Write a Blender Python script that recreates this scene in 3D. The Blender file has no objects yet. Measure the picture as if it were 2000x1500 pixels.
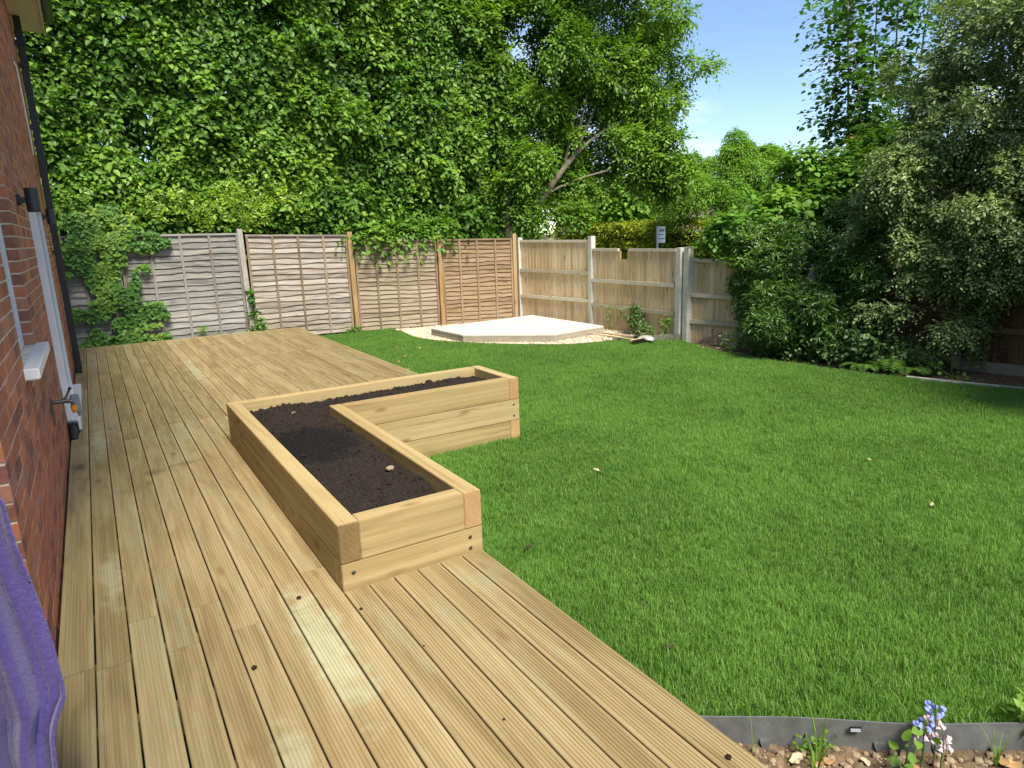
import bpy, bmesh, math, random
import numpy as np
from mathutils import Matrix, Vector, noise as mnoise

random.seed(7)
rng = np.random.default_rng(11)
scene = bpy.context.scene
COL = scene.collection
R = math.radians

# ------------------------------------------------------------------ camera
YAW, PITCH, ROLL, CAM_H, FPX = 0.552, 0.2242, -0.0326, 1.655, 1310.6
_f = Vector((math.sin(YAW)*math.cos(PITCH), math.cos(YAW)*math.cos(PITCH), -math.sin(PITCH)))
_r = Vector((math.cos(YAW), -math.sin(YAW), 0)); _u = _r.cross(_f)
_r2 = _r*math.cos(ROLL)+_u*math.sin(ROLL); _u2 = -_r*math.sin(ROLL)+_u*math.cos(ROLL)
cam = bpy.data.cameras.new('camera'); cam.sensor_width = 36; cam.lens = FPX/2000*36; cam.clip_start = .05; cam.clip_end = 2000
camo = bpy.data.objects.new('camera', cam); COL.objects.link(camo)
camo.matrix_world = Matrix(((_r2.x, _u2.x, -_f.x, 0), (_r2.y, _u2.y, -_f.y, 0), (_r2.z, _u2.z, -_f.z, CAM_H), (0, 0, 0, 1)))
scene.camera = camo

# ------------------------------------------------------------------ light
SUN_EL, SUN_AZ = R(57), R(185)            # azimuth from +y towards +x
w = bpy.data.worlds.new('World'); scene.world = w; w.use_nodes = True
wt = w.node_tree; wt.nodes.clear()
wo = wt.nodes.new('ShaderNodeOutputWorld'); wb = wt.nodes.new('ShaderNodeBackground'); wb.inputs['Strength'].default_value = .1
sky = wt.nodes.new('ShaderNodeTexSky'); sky.sky_type = 'NISHITA'; sky.sun_disc = False
sky.sun_elevation = SUN_EL; sky.sun_rotation = SUN_AZ; sky.air_density = 1.0; sky.dust_density = .25; sky.ozone_density = 2.4; sky.altitude = 1200
tc = wt.nodes.new('ShaderNodeTexCoord'); mp = wt.nodes.new('ShaderNodeMapping'); mp.inputs['Scale'].default_value = (1.5, 1.5, 5.5)
mp.inputs['Location'].default_value = (.3, .1, .42)
nz = wt.nodes.new('ShaderNodeTexNoise'); nz.inputs['Scale'].default_value = 1.7; nz.inputs['Detail'].default_value = 7; nz.inputs['Roughness'].default_value = .56
cr = wt.nodes.new('ShaderNodeValToRGB'); cr.color_ramp.elements[0].position = .47; cr.color_ramp.elements[1].position = .74
cr.color_ramp.elements[1].color = (.8, .8, .8, 1)
mx = wt.nodes.new('ShaderNodeMix'); mx.data_type = 'RGBA'; mx.inputs['B'].default_value = (7.0, 7.3, 7.8, 1)
wt.links.new(tc.outputs['Generated'], mp.inputs['Vector']); wt.links.new(mp.outputs['Vector'], nz.inputs['Vector'])
wt.links.new(nz.outputs['Fac'], cr.inputs['Fac']); wt.links.new(cr.outputs['Color'], mx.inputs['Factor'])
wt.links.new(sky.outputs['Color'], mx.inputs['A']); wt.links.new(mx.outputs['Result'], wb.inputs['Color']); wt.links.new(wb.outputs['Background'], wo.inputs['Surface'])
sun = bpy.data.lights.new('sun', 'SUN'); sun.energy = 4.0; sun.angle = R(20); sun.color = (1, .93, .8)
suno = bpy.data.objects.new('sun', sun); COL.objects.link(suno)
_sd = Vector((math.sin(SUN_AZ)*math.cos(SUN_EL), math.cos(SUN_AZ)*math.cos(SUN_EL), math.sin(SUN_EL)))
suno.rotation_euler = _sd.to_track_quat('Z', 'Y').to_euler(); suno.location = _sd*30
vs = scene.view_settings; vs.view_transform = 'Standard'; vs.look = 'None'; vs.gamma = 1; vs.use_curve_mapping = False; vs.exposure = 1.08
scene.cycles.max_bounces = 8; scene.cycles.transparent_max_bounces = 8

# ------------------------------------------------------------------ helpers
def tag(o, label=None, cat=None, group=None, kind=None):
    if label: o['label'] = label
    if cat: o['category'] = cat
    if group: o['group'] = group
    if kind: o['kind'] = kind
    return o
def empty(name, loc=(0, 0, 0), label=None, cat=None, group=None, rotz=0):
    o = bpy.data.objects.new(name, None); COL.objects.link(o); o.location = loc; o.rotation_euler = (0, 0, rotz)
    o.empty_display_size = .1
    return tag(o, label, cat, group)
def link(name, me, m=None, parent=None, loc=None, rot=None):
    o = bpy.data.objects.new(name, me); COL.objects.link(o)
    if m is not None and len(me.materials) == 0: me.materials.append(m)
    if parent is not None: o.parent = parent
    if loc is not None: o.location = loc
    if rot is not None: o.rotation_euler = rot
    return o
def fast(name, V, F):
    V = np.asarray(V, dtype=np.float32).reshape(-1, 3); F = np.asarray(F, dtype=np.int32)
    n, k = F.shape; me = bpy.data.meshes.new(name)
    me.vertices.add(len(V)); me.vertices.foreach_set('co', V.ravel())
    me.loops.add(n*k); me.loops.foreach_set('vertex_index', F.ravel())
    me.polygons.add(n); me.polygons.foreach_set('loop_start', np.arange(n, dtype=np.int32)*k)
    me.update(calc_edges=True); me.validate()
    return me
def pyd(name, V, F):
    me = bpy.data.meshes.new(name); me.from_pydata([tuple(v) for v in V], [], [tuple(f) for f in F]); me.update(); return me
def attr(me, name, vals, dom='POINT'):
    a = me.attributes.new(name, 'FLOAT', dom); a.data.foreach_set('value', np.asarray(vals, dtype=np.float32))
def smooth(me): me.polygons.foreach_set('use_smooth', np.ones(len(me.polygons), dtype=bool)); me.update(); return me
class MB:
    """collects boxes, tubes and polygons into one mesh"""
    def __init__(s): s.V = []; s.F = []
    def add(s, V, F):
        k = len(s.V); s.V += [tuple(v) for v in V]; s.F += [tuple(i+k for i in f) for f in F]; return s
    def box(s, x0, x1, y0, y1, z0, z1):
        V = [(x, y, z) for z in (z0, z1) for y in (y0, y1) for x in (x0, x1)]
        return s.add(V, [(0, 2, 3, 1), (4, 5, 7, 6), (0, 1, 5, 4), (2, 6, 7, 3), (0, 4, 6, 2), (1, 3, 7, 5)])
    def tube(s, P, rad, n=8, cap=True):
        P = [Vector(p) for p in P]; rad = [rad]*len(P) if not hasattr(rad, '__len__') else rad
        V = []; F = []; ref = Vector((.31, .17, .93))
        for i, p in enumerate(P):
            t = (P[min(i+1, len(P)-1)]-P[max(i-1, 0)]).normalized()
            a = t.cross(ref)
            if a.length < 1e-3: a = t.cross(Vector((1, 0, 0)))
            a.normalize(); b = t.cross(a)
            for k in range(n):
                an = 2*math.pi*k/n; V.append(p+(a*math.cos(an)+b*math.sin(an))*rad[i])
        for i in range(len(P)-1):
            for k in range(n): F.append((i*n+k, i*n+(k+1) % n, (i+1)*n+(k+1) % n, (i+1)*n+k))
        if cap: F.append(tuple(range(n-1, -1, -1))); F.append(tuple((len(P)-1)*n+k for k in range(n)))
        return s.add(V, F)
    def lathe(s, prof, n=16, c=(0, 0, 0), axis='z'):
        V = []; F = []
        for (r, z) in prof:
            for k in range(n):
                a = 2*math.pi*k/n; p = (r*math.cos(a), r*math.sin(a), z)
                if axis == 'x': p = (p[2], p[0], p[1])
                if axis == 'y': p = (p[0], p[2], p[1])
                V.append((c[0]+p[0], c[1]+p[1], c[2]+p[2]))
        for i in range(len(prof)-1):
            for k in range(n): F.append((i*n+k, i*n+(k+1) % n, (i+1)*n+(k+1) % n, (i+1)*n+k))
        F.append(tuple(range(n-1, -1, -1))); F.append(tuple((len(prof)-1)*n+k for k in range(n)))
        return s.add(V, F)
    def build(s, name, m, parent=None, bevel=0, loc=None, rot=None, sm=False):
        me = pyd(name, s.V, s.F); bm = bmesh.new(); bm.from_mesh(me)
        bmesh.ops.recalc_face_normals(bm, faces=bm.faces)
        if bevel: bmesh.ops.bevel(bm, geom=list(bm.edges), offset=bevel, segments=2, affect='EDGES', clamp_overlap=True)
        bm.to_mesh(me); bm.free()
        if sm: smooth(me)
        return link(name, me, m, parent, loc, rot)
_tab = rng.random((64, 64, 64)).astype(np.float32)
def noise3(P, f=1.0, seed=0):
    q = np.asarray(P)*f+seed*7.31; i = np.floor(q).astype(int); t = q-i; t = t*t*(3-2*t); i = i % 64; j = (i+1) % 64
    g = lambda a, b, c: _tab[a, b, c]
    x0, y0, z0 = i[..., 0], i[..., 1], i[..., 2]; x1, y1, z1 = j[..., 0], j[..., 1], j[..., 2]; tx, ty, tz = t[..., 0], t[..., 1], t[..., 2]
    a = g(x0, y0, z0)*(1-tx)+g(x1, y0, z0)*tx; b = g(x0, y1, z0)*(1-tx)+g(x1, y1, z0)*tx
    c = g(x0, y0, z1)*(1-tx)+g(x1, y0, z1)*tx; d = g(x0, y1, z1)*(1-tx)+g(x1, y1, z1)*tx
    return (a*(1-ty)+b*ty)*(1-tz)+(c*(1-ty)+d*ty)*tz
def fbm(P, f=1.0, o=4, seed=0):
    s = 0; a = .5
    for k in range(o): s = s+a*noise3(P, f*2**k, seed+k); a *= .5
    return s
def unit(v): return v/np.maximum(np.linalg.norm(v, axis=-1, keepdims=True), 1e-9)
def in_poly(X, Y, poly):
    ins = np.zeros(np.shape(X), bool); n = len(poly)
    for k in range(n):
        x0, y0 = poly[k]; x1, y1 = poly[(k+1) % n]
        c = ((y0 > Y) != (y1 > Y)) & (X < (x1-x0)*(Y-y0)/((y1-y0) if y1 != y0 else 1e-9)+x0); ins ^= c
    return ins
def project(p):
    d = Vector(p)-Vector((0, 0, CAM_H)); z = d.dot(_f)
    return (1000+FPX*d.dot(_r2)/z, 750-FPX*d.dot(_u2)/z, z) if z > .05 else (-9e3, -9e3, -1)

# ------------------------------------------------------------------ materials
def nd(nt, typ, ins=None, **props):
    n = nt.nodes.new('ShaderNode'+typ)
    for k, v in props.items(): setattr(n, k, v)
    for k, v in (ins or {}).items():
        s = n.inputs[k]
        if hasattr(v, 'is_linked'): nt.links.new(v, s)
        elif isinstance(v, (tuple, list)) and s.type == 'RGBA': s.default_value = tuple(v)+((1,) if len(v) == 3 else ())
        else: s.default_value = v
    return n
def newmat(name):
    m = bpy.data.materials.new(name); m.use_nodes = True; nt = m.node_tree
    return m, nt, nt.nodes['Principled BSDF'], nt.nodes['Material Output']
def ramp(nt, fac, stops):
    n = nd(nt, 'ValToRGB', {'Fac': fac}); e = n.color_ramp.elements
    while len(e) > 1: e.remove(e[-1])
    for i, (p, c) in enumerate(stops):
        x = e[0] if i == 0 else e.new(p); x.position = p
        x.color = (c, c, c, 1) if not hasattr(c, '__len__') else tuple(c)+(1,)
    return n.outputs['Color']
def mixc(nt, fac, a, b, mode='MIX'):
    n = nd(nt, 'Mix', {'Factor': fac, 'A': a, 'B': b} if False else {}, data_type='RGBA', blend_type=mode)
    for key, v in ((0, fac), (6, a), (7, b)):
        s = n.inputs[key]
        if hasattr(v, 'is_linked'): nt.links.new(v, s)
        elif hasattr(v, '__len__'): s.default_value = tuple(v)+((1,) if len(v) == 3 else ())
        else: s.default_value = v
    return n.outputs[2]
def math_(nt, op, a, b=0.0):
    n = nd(nt, 'Math', operation=op)
    for i, v in enumerate((a, b)):
        if hasattr(v, 'is_linked'): nt.links.new(v, n.inputs[i])
        else: n.inputs[i].default_value = v
    return n.outputs[0]
def coords(nt, scale, rnd=True, kind='Object', rot=(0, 0, 0)):
    t = nd(nt, 'TexCoord').outputs[kind]
    if rnd:
        oi = nd(nt, 'ObjectInfo').outputs['Random']; off = math_(nt, 'MULTIPLY', oi, 37.0)
        t = nd(nt, 'VectorMath', {0: t, 1: nd(nt, 'CombineXYZ', {'X': off, 'Y': off, 'Z': off}).outputs[0]}, operation='ADD').outputs[0]
    return nd(nt, 'Mapping', {'Vector': t, 'Scale': scale, 'Rotation': rot}).outputs[0]
def noi(nt, vec, scale=5, detail=4, rough=.55, dist=0): return nd(nt, 'TexNoise', {'Vector': vec, 'Scale': scale, 'Detail': detail, 'Roughness': rough, 'Distortion': dist}).outputs['Fac']
def bump(nt, b, h, strength=.3, dist=.01):
    n = nd(nt, 'Bump', {'Height': h, 'Strength': strength, 'Distance': dist}); nt.links.new(n.outputs[0], b.inputs['Normal'])
def plain(name, c, rough=.5, spec=.5, metal=0, var=.12, scale=6, bumps=0):
    m, nt, b, o = newmat(name); v = noi(nt, coords(nt, (1, 1, 1)), scale, 5, .6)
    lo = tuple(x*(1-var) for x in c); hi = tuple(min(1, x*(1+var)) for x in c)
    nt.links.new(ramp(nt, v, [(.3, lo), (.7, hi)]), b.inputs['Base Color'])
    b.inputs['Roughness'].default_value = rough; b.inputs['Specular IOR Level'].default_value = spec; b.inputs['Metallic'].default_value = metal
    if bumps: bump(nt, b, noi(nt, coords(nt, (1, 1, 1)), scale*8, 3), bumps, .004)
    return m
def wood(name, cols, axis='y', grain=1.0, rough=.75, knots=.5, blotch=None, tone=.35, knotc=(.16, .08, .03), ring=1.0, spec=.25, stains=False, stretch=1.0, checks=0):
    """cols: dark, mid, light; axis: the grain's direction in the piece's own space"""
    m, nt, b, o = newmat(name)
    lo, hi = 1.1*grain/stretch, 26*grain
    sc = {'x': (lo, hi, hi), 'y': (hi, lo, hi), 'z': (hi, hi, lo)}[axis]
    v = coords(nt, sc); v2 = coords(nt, tuple(.22*s if s > 2 else s*.6 for s in sc))
    g1 = noi(nt, v, 1.6, 6, .6, .35); g2 = noi(nt, v2, 1.1, 3, .5, .9)
    rings = nd(nt, 'Math', {0: math_(nt, 'MULTIPLY', g2, 34*ring)}, operation='SINE').outputs[0]
    f = math_(nt, 'ADD', math_(nt, 'MULTIPLY', g1, .8), math_(nt, 'MULTIPLY', rings, .09))
    oi = nd(nt, 'ObjectInfo').outputs['Random']
    f = math_(nt, 'ADD', f, math_(nt, 'MULTIPLY', math_(nt, 'SUBTRACT', oi, .5), tone))
    c = ramp(nt, f, [(.18, cols[0]), (.42, cols[1]), (.68, cols[2])])
    if blotch:
        big = noi(nt, coords(nt, tuple(.5 if s < 2 else 2.2 for s in sc)), 2.3, 5, .65)
        c = mixc(nt, ramp(nt, big, [(.55, 0.0), (.72, blotch[1])]), c, blotch[0])
    if checks:                                                       # fine drying cracks along the grain
        ck = noi(nt, coords(nt, tuple(.7 if s < 2 else 34 for s in sc)), 1.0, 3, .5); cm_ = noi(nt, coords(nt, tuple(.9 if s < 2 else 5 for s in sc)), 1.0, 2)
        c = mixc(nt, math_(nt, 'MULTIPLY', ramp(nt, ck, [(.488, 0.0), (.5, checks), (.512, 0.0)]), ramp(nt, cm_, [(.5, 0.0), (.6, 1.0)])), c, (.12, .07, .03))
        c = mixc(nt, ramp(nt, noi(nt, coords(nt, tuple(2 if s < 2 else 9 for s in sc)), 1.4, 5, .7), [(.56, 0.0), (.7, .35)]), c, (.24, .2, .1))
    if knots:
        kv = coords(nt, tuple(2.6 if s < 2 else 7.5 for s in sc))
        vo = nd(nt, 'TexVoronoi', {'Vector': kv, 'Scale': 1.0, 'Randomness': 1.0})
        kd = math_(nt, 'ADD', vo.outputs['Distance'], math_(nt, 'MULTIPLY', noi(nt, kv, 9, 2), .06))
        sel = ramp(nt, nd(nt, 'SeparateColor', {0: vo.outputs['Color']}).outputs[0], [(1-knots*.9-.02, 0.0), (1-knots*.9, 1.0)])
        km = math_(nt, 'MULTIPLY', ramp(nt, kd, [(.1, 1.0), (.24, 0.0)]), sel)
        c = mixc(nt, math_(nt, 'MULTIPLY', km, .75), c, knotc)
    if stains:                                                       # wet marks and pale scuffs lying across the boards
        pos = nd(nt, 'NewGeometry').outputs['Position']; n5 = noi(nt, pos, 9, 5, .7)
        for (sx, sy, kx, ky, amt, sc_) in ((.20, 5.42, 9, 11, .6, (.12, .075, .035)), (.42, 5.5, 7, 13, .45, (.12, .075, .035)), (.05, 5.1, 9, 9, .3, (.13, .085, .04)), (.55, 1.95, 5, 4, .3, (.22, .14, .05)), (-.12, 3.75, 16, 2.6, .4, (.42, .44, .3)), (.62, 2.55, 9, 1.6, .5, (.42, .45, .3)), (-.13, 6.6, 12, 1.2, .5, (.42, .44, .28)), (1.0, 9.6, 10, .8, .5, (.42, .42, .26)), (.35, 1.9, 14, 3, .4, (.46, .46, .32))):
            d_ = nd(nt, 'VectorMath', {0: pos, 1: (sx, sy, 0)}, operation='SUBTRACT').outputs[0]; d_ = nd(nt, 'VectorMath', {0: d_, 1: (kx, ky, 0)}, operation='MULTIPLY').outputs[0]
            l_ = math_(nt, 'ADD', nd(nt, 'VectorMath', {0: d_}, operation='LENGTH').outputs['Value'], math_(nt, 'MULTIPLY', math_(nt, 'SUBTRACT', n5, .5), 2.2))
            c = mixc(nt, ramp(nt, l_, [(.3, amt), (1.0, 0.0)]), c, sc_)
    nt.links.new(c, b.inputs['Base Color']); b.inputs['Roughness'].default_value = rough; b.inputs['Specular IOR Level'].default_value = spec
    bump(nt, b, g1, .25, .004)
    return m
def leafmat(name, dark, mid, light, trans=.32, rough=.5, spec=.3, ts=1.25):
    m, nt, b, o = newmat(name); a = nd(nt, 'Attribute', attribute_name='rnd').outputs['Fac']
    c = ramp(nt, a, [(.05, dark), (.5, mid), (.95, light)])
    nt.links.new(c, b.inputs['Base Color']); b.inputs['Roughness'].default_value = rough; b.inputs['Specular IOR Level'].default_value = spec
    tcol = mixc(nt, 1.0, c, (ts, ts*1.05, ts*.35), 'MULTIPLY')
    tr = nd(nt, 'BsdfTranslucent', {'Color': tcol}); ms = nd(nt, 'MixShader', {0: trans, 1: b.outputs[0], 2: tr.outputs[0]})
    nt.links.new(ms.outputs[0], o.inputs['Surface']); return m
def brickmat(name, src):
    m, nt, b, o = newmat(name)
    r = nd(nt, 'ObjectInfo').outputs['Random'] if src == 'obj' else nd(nt, 'Attribute', attribute_name='rnd').outputs['Fac']
    base = ramp(nt, r, [(.0, (.2, .085, .07)), (.25, (.36, .135, .08)), (.6, (.46, .17, .09)), (.85, (.55, .22, .1)), (1, (.32, .17, .145))])
    v = coords(nt, (1, 1, 1), rnd=(src == 'obj')); n1 = noi(nt, v, 28, 5, .65); n2 = noi(nt, v, 7, 3)
    c = mixc(nt, ramp(nt, n1, [(.42, 0.0), (.75, .5)]), base, (.5, .26, .17))
    c = mixc(nt, ramp(nt, n2, [(.5, 0.0), (.8, .45)]), c, (.17, .085, .075))
    nt.links.new(c, b.inputs['Base Color']); b.inputs['Roughness'].default_value = .85; b.inputs['Specular IOR Level'].default_value = .2
    bump(nt, b, noi(nt, v, 60, 4), .5, .004); return m

M = {}
M['brick'] = brickmat('brick_clay', 'obj'); M['brick_far'] = brickmat('brick_clay_far', 'attr')
M['mortar'] = plain('mortar', (.66, .58, .46), .95, .1, var=.25, scale=14, bumps=.4)
M['upvc'] = plain('white_upvc', (.78, .8, .83), .3, .5, var=.03)
M['black'] = plain('black_plastic', (.016, .017, .02), .38, .5, var=.2)
M['lampgrey'] = plain('anthracite_metal', (.035, .042, .05), .45, .5, var=.15)
M['glass'], _n, _b, _o = newmat('window_glass'); _b.inputs['Base Color'].default_value = (.03, .035, .04, 1); _b.inputs['Roughness'].default_value = .05; _b.inputs['Specular IOR Level'].default_value = .8
M['soffit'] = plain('cream_soffit', (.5, .46, .36), .6, .3, var=.06)
M['plaster'] = plain('plaster', (.55, .53, .5), .9, .1)
M['deck'] = wood('decking_pine', ((.197, .144, .064), (.272, .208, .1), (.342, .274, .147)), 'y', .9, .8, .35, blotch=((.28, .285, .18), .6), tone=.24, ring=.6, stains=True, knotc=(.17, .09, .035))
M['sleeper_y'] = wood('sleeper_pine_lengthways', ((.27, .19, .08), (.365, .275, .125), (.43, .34, .175)), 'y', .8, .75, .85, blotch=((.31, .25, .1), .6), tone=.3, ring=.8, stretch=2.6, checks=.8, knotc=(.16, .09, .03))
M['sleeper_x'] = wood('sleeper_pine_crossways', ((.27, .19, .08), (.365, .275, .125), (.43, .34, .175)), 'x', .8, .75, .85, blotch=((.31, .25, .1), .6), tone=.3, ring=.8, stretch=2.6, checks=.8, knotc=(.16, .09, .03))
M['joist'] = wood('joist_timber', ((.1, .07, .03), (.16, .11, .05), (.2, .14, .07)), 'x')
M['waney_grey'] = wood('weathered_grey_larch', ((.13, .125, .115), (.235, .225, .205), (.33, .315, .285)), 'x', 1.1, .9, .35, blotch=((.17, .165, .12), .6), tone=.3, knotc=(.09, .08, .07))
M['waney_pale'] = wood('weathered_pale_larch', ((.2, .165, .13), (.33, .285, .235), (.43, .385, .325)), 'x', 1.1, .9, .35, blotch=((.3, .21, .13), .6), tone=.3, knotc=(.14, .08, .05))
M['waney_tan'] = wood('tan_larch', ((.185, .14, .095), (.29, .23, .165), (.37, .305, .23)), 'x', 1.1, .9, .35, blotch=((.22, .14, .08), .6), tone=.3, knotc=(.12, .065, .035))
M['waney_brown'] = wood('brown_larch', ((.17, .115, .065), (.27, .19, .115), (.34, .255, .165)), 'x', 1.1, .9, .35, blotch=((.2, .12, .06), .6), tone=.3, knotc=(.12, .06, .03))
M['batten_grey'] = wood('grey_batten', ((.14, .13, .115), (.22, .205, .18), (.28, .265, .24)), 'z', .8)
M['batten_brown'] = wood('brown_batten', ((.16, .11, .065), (.25, .18, .115), (.33, .25, .17)), 'z', .8)
M['post_brown'] = wood('brown_post', ((.24, .145, .06), (.36, .225, .1), (.44, .3, .15)), 'z', .7, .8, .3)
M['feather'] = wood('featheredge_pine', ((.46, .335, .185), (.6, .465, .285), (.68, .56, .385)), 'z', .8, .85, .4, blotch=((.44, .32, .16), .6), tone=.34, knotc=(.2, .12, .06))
M['feather_shaded'] = wood('canopy_shaded_featheredge', ((.055, .035, .02), (.095, .06, .034), (.14, .09, .05)), 'z', .8, .85, .4, tone=.34)  # featheredge darkened: the tree canopy's shade is painted into the board colour
M['rail_shaded'] = wood('canopy_shaded_rail', ((.07, .05, .03), (.12, .085, .05), (.16, .12, .07)), 'y', .8)  # rails of those panels, canopy shade painted into their colour too
M['rail'] = wood('pale_rail', ((.38, .33, .23), (.5, .45, .34), (.58, .53, .42)), 'y', .8, .85, .2)
M['conc_post'] = plain('concrete_post', (.55, .53, .46), .9, .2, var=.16, scale=9, bumps=.35)
M['conc_grey'] = plain('aged_concrete', (.34, .33, .28), .92, .2, var=.22, scale=9, bumps=.4)
M['slab'] = plain('pale_concrete', (.55, .53, .44), .9, .2, var=.1, scale=3.2, bumps=.2)
M['slab_side'] = plain('slab_side_concrete', (.34, .295, .225), .92, .2, var=.15, scale=5, bumps=.4)
M['timber_edge'] = wood('edging_timber_grey', ((.13, .12, .09), (.2, .185, .15), (.26, .24, .19)), 'x')
M['soilbed'] = plain('garden_soil', (.14, .098, .062), .95, .1, var=.55, scale=22, bumps=.8)
M['bark'] = plain('grey_bark', (.2, .165, .12), .9, .15, var=.35, scale=16, bumps=.7)
M['bark_dark'] = plain('dark_bark', (.045, .035, .03), .9, .15, var=.35, scale=16, bumps=.7)
M['stem'] = plain('green_stem', (.1, .16, .04), .6, .3, var=.2)
M['roofhouse'] = plain('roof_tile', (.2, .155, .125), .85, .2, var=.25, scale=5)
M['roofred'] = plain('red_roof_tile', (.26, .12, .08), .85, .2, var=.25, scale=5)
M['render'] = plain('house_render', (.5, .45, .38), .9, .1)
M['asphalt'] = plain('asphalt', (.05, .05, .052), .9, .2, var=.2, scale=30)
M['paving'] = plain('paving', (.24, .23, .21), .9, .2, var=.15, scale=6)
M['edging'] = plain('grey_edging', (.12, .125, .125), .5, .35, var=.3, scale=10, bumps=.15)
M['galv'] = plain('galvanised_steel', (.5, .53, .56), .4, .5, .6, var=.1)
M['signwhite'] = plain('sign_enamel', (.72, .8, .9), .35, .5, var=.02)
M['signblue'] = plain('sign_print', (.22, .3, .46), .5, .3, var=.15)
M['signdark'] = plain('sign_dark_print', (.07, .08, .12), .5, .3)
M['steelblade'] = plain('worn_steel', (.5, .48, .43), .4, .5, .35, var=.2, scale=20)
M['handle'] = wood('ash_handle', ((.36, .25, .13), (.5, .37, .21), (.58, .45, .28)), 'y')
M['bristle'] = plain('bristle', (.05, .035, .022), .9, .1, var=.4, scale=60)
M['brass'] = plain('tarnished_brass', (.16, .15, .14), .4, .5, .6, var=.2)
M['orange'] = plain('orange_plastic', (.75, .28, .02), .4, .4)
M['greyplastic'] = plain('grey_plastic', (.2, .23, .28), .4, .4, var=.08)
M['dryleaf'] = plain('dry_leaf', (.33, .2, .09), .8, .2, var=.35, scale=20)
M['paleleaf'] = plain('pale_dry_leaf', (.52, .42, .26), .8, .2, var=.25, scale=20)
M['stone'] = plain('stone', (.27, .2, .13), .85, .2, var=.3, scale=12, bumps=.4)
M['clod'] = plain('dark_clod', (.022, .016, .013), .95, .1, var=.3)
M['screw'] = plain('screw_head', (.09, .085, .08), .4, .5, .7)
M['bluebell'] = plain('bluebell_petal', (.23, .28, .68), .6, .3, var=.2, scale=60)
M['fadedbell'] = plain('faded_bluebell', (.5, .4, .42), .7, .2, var=.2, scale=60)
def endgrain(name, c0, c1):
    m, nt, b, o = newmat(name); t = coords(nt, (1, 1, 1))
    wv = nd(nt, 'TexWave', {'Vector': t, 'Scale': 14, 'Distortion': 9, 'Detail': 5, 'Detail Scale': 3.5}, wave_type='RINGS', rings_direction='Y').outputs['Fac']
    f = math_(nt, 'ADD', math_(nt, 'MULTIPLY', wv, .25), math_(nt, 'MULTIPLY', noi(nt, t, 9, 5, .6), .7))
    nt.links.new(ramp(nt, f, [(.25, c0), (.75, c1)]), b.inputs['Base Color']); b.inputs['Roughness'].default_value = .85; return m
M['end_dark'] = endgrain('end_grain_dark', (.13, .085, .03), (.21, .14, .052)); M['end_orange'] = endgrain('end_grain_orange', (.33, .19, .08), (.42, .26, .12))
M['end_tan'] = endgrain('end_grain_tan', (.34, .2, .08), (.5, .33, .15))
def towelmat():
    m, nt, b, o = newmat('purple_terry'); t = coords(nt, (1, 1, 1))
    n1 = noi(nt, t, 160, 3, .7); n2 = noi(nt, t, 9, 4)
    c = mixc(nt, n2, (.09, .065, .245), (.16, .115, .365)); c = mixc(nt, ramp(nt, n1, [(.35, .45), (.65, 0.0)]), c, (.045, .028, .14))
    nt.links.new(c, b.inputs['Base Color']); b.inputs['Roughness'].default_value = .95; b.inputs['Specular IOR Level'].default_value = .05
    b.inputs['Sheen Weight'].default_value = .4; bump(nt, b, n1, .8, .004); return m
M['towel'] = towelmat()
def compost():
    m, nt, b, o = newmat('compost'); g = nd(nt, 'TexCoord').outputs['Object']
    n = noi(nt, g, 90, 4, .7); n2 = noi(nt, g, 11, 4)
    c = ramp(nt, n, [(.3, (.010, .008, .007)), (.55, (.025, .019, .016)), (.8, (.055, .042, .035))])
    d = nd(nt, 'VectorMath', {0: g, 1: (1.15, 4.55, .26)}, operation='SUBTRACT').outputs[0]
    d = nd(nt, 'VectorMath', {0: d, 1: (3.0, 1.75, 0)}, operation='MULTIPLY').outputs[0]
    ln = nd(nt, 'VectorMath', {0: d}, operation='LENGTH').outputs['Value']
    ln = math_(nt, 'ADD', ln, math_(nt, 'MULTIPLY', math_(nt, 'SUBTRACT', n2, .5), .7))
    k = ramp(nt, ln, [(.68, 1.0), (.95, 0.0)])
    c = mixc(nt, math_(nt, 'MULTIPLY', k, .85), c, (.008, .008, .009))
    fl = ramp(nt, noi(nt, g, 230, 1), [(.73, 0.0), (.77, .6)]); c = mixc(nt, fl, c, (.2, .14, .1))
    nt.links.new(c, b.inputs['Base Color']); b.inputs['Roughness'].default_value = .95; b.inputs['Specular IOR Level'].default_value = .1
    bump(nt, b, n, .8, .006); return m
M['compost'] = compost()
def grassmat():
    m, nt, b, o = newmat('lawn_grass'); p = nd(nt, 'NewGeometry').outputs['Position']; a = nd(nt, 'Attribute', attribute_name='rnd').outputs['Fac']
    c = ramp(nt, a, [(.0, (.055, .15, .018)), (.45, (.108, .255, .034)), (.8, (.175, .345, .06)), (.95, (.3, .42, .12)), (1, (.42, .4, .17))])
    n1 = noi(nt, p, .8, 5, .6); n2 = noi(nt, p, 4.0, 4, .65)
    c = mixc(nt, ramp(nt, n1, [(.42, .0), (.62, .6)]), c, (.18, .36, .06))
    c = mixc(nt, ramp(nt, n2, [(.48, .0), (.72, .55)]), c, (.055, .17, .022))
    nt.links.new(c, b.inputs['Base Color']); b.inputs['Roughness'].default_value = .5; b.inputs['Specular IOR Level'].default_value = .3
    tr = nd(nt, 'BsdfTranslucent', {'Color': mixc(nt, 1.0, c, (1.4, 1.4, .5), 'MULTIPLY')}); ms = nd(nt, 'MixShader', {0: .3, 1: b.outputs[0], 2: tr.outputs[0]})
    nt.links.new(ms.outputs[0], o.inputs['Surface']); return m
M['grass'] = grassmat()
M['turf'] = plain('turf_base', (.04, .065, .018), .95, .1, var=.4, scale=12)
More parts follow.
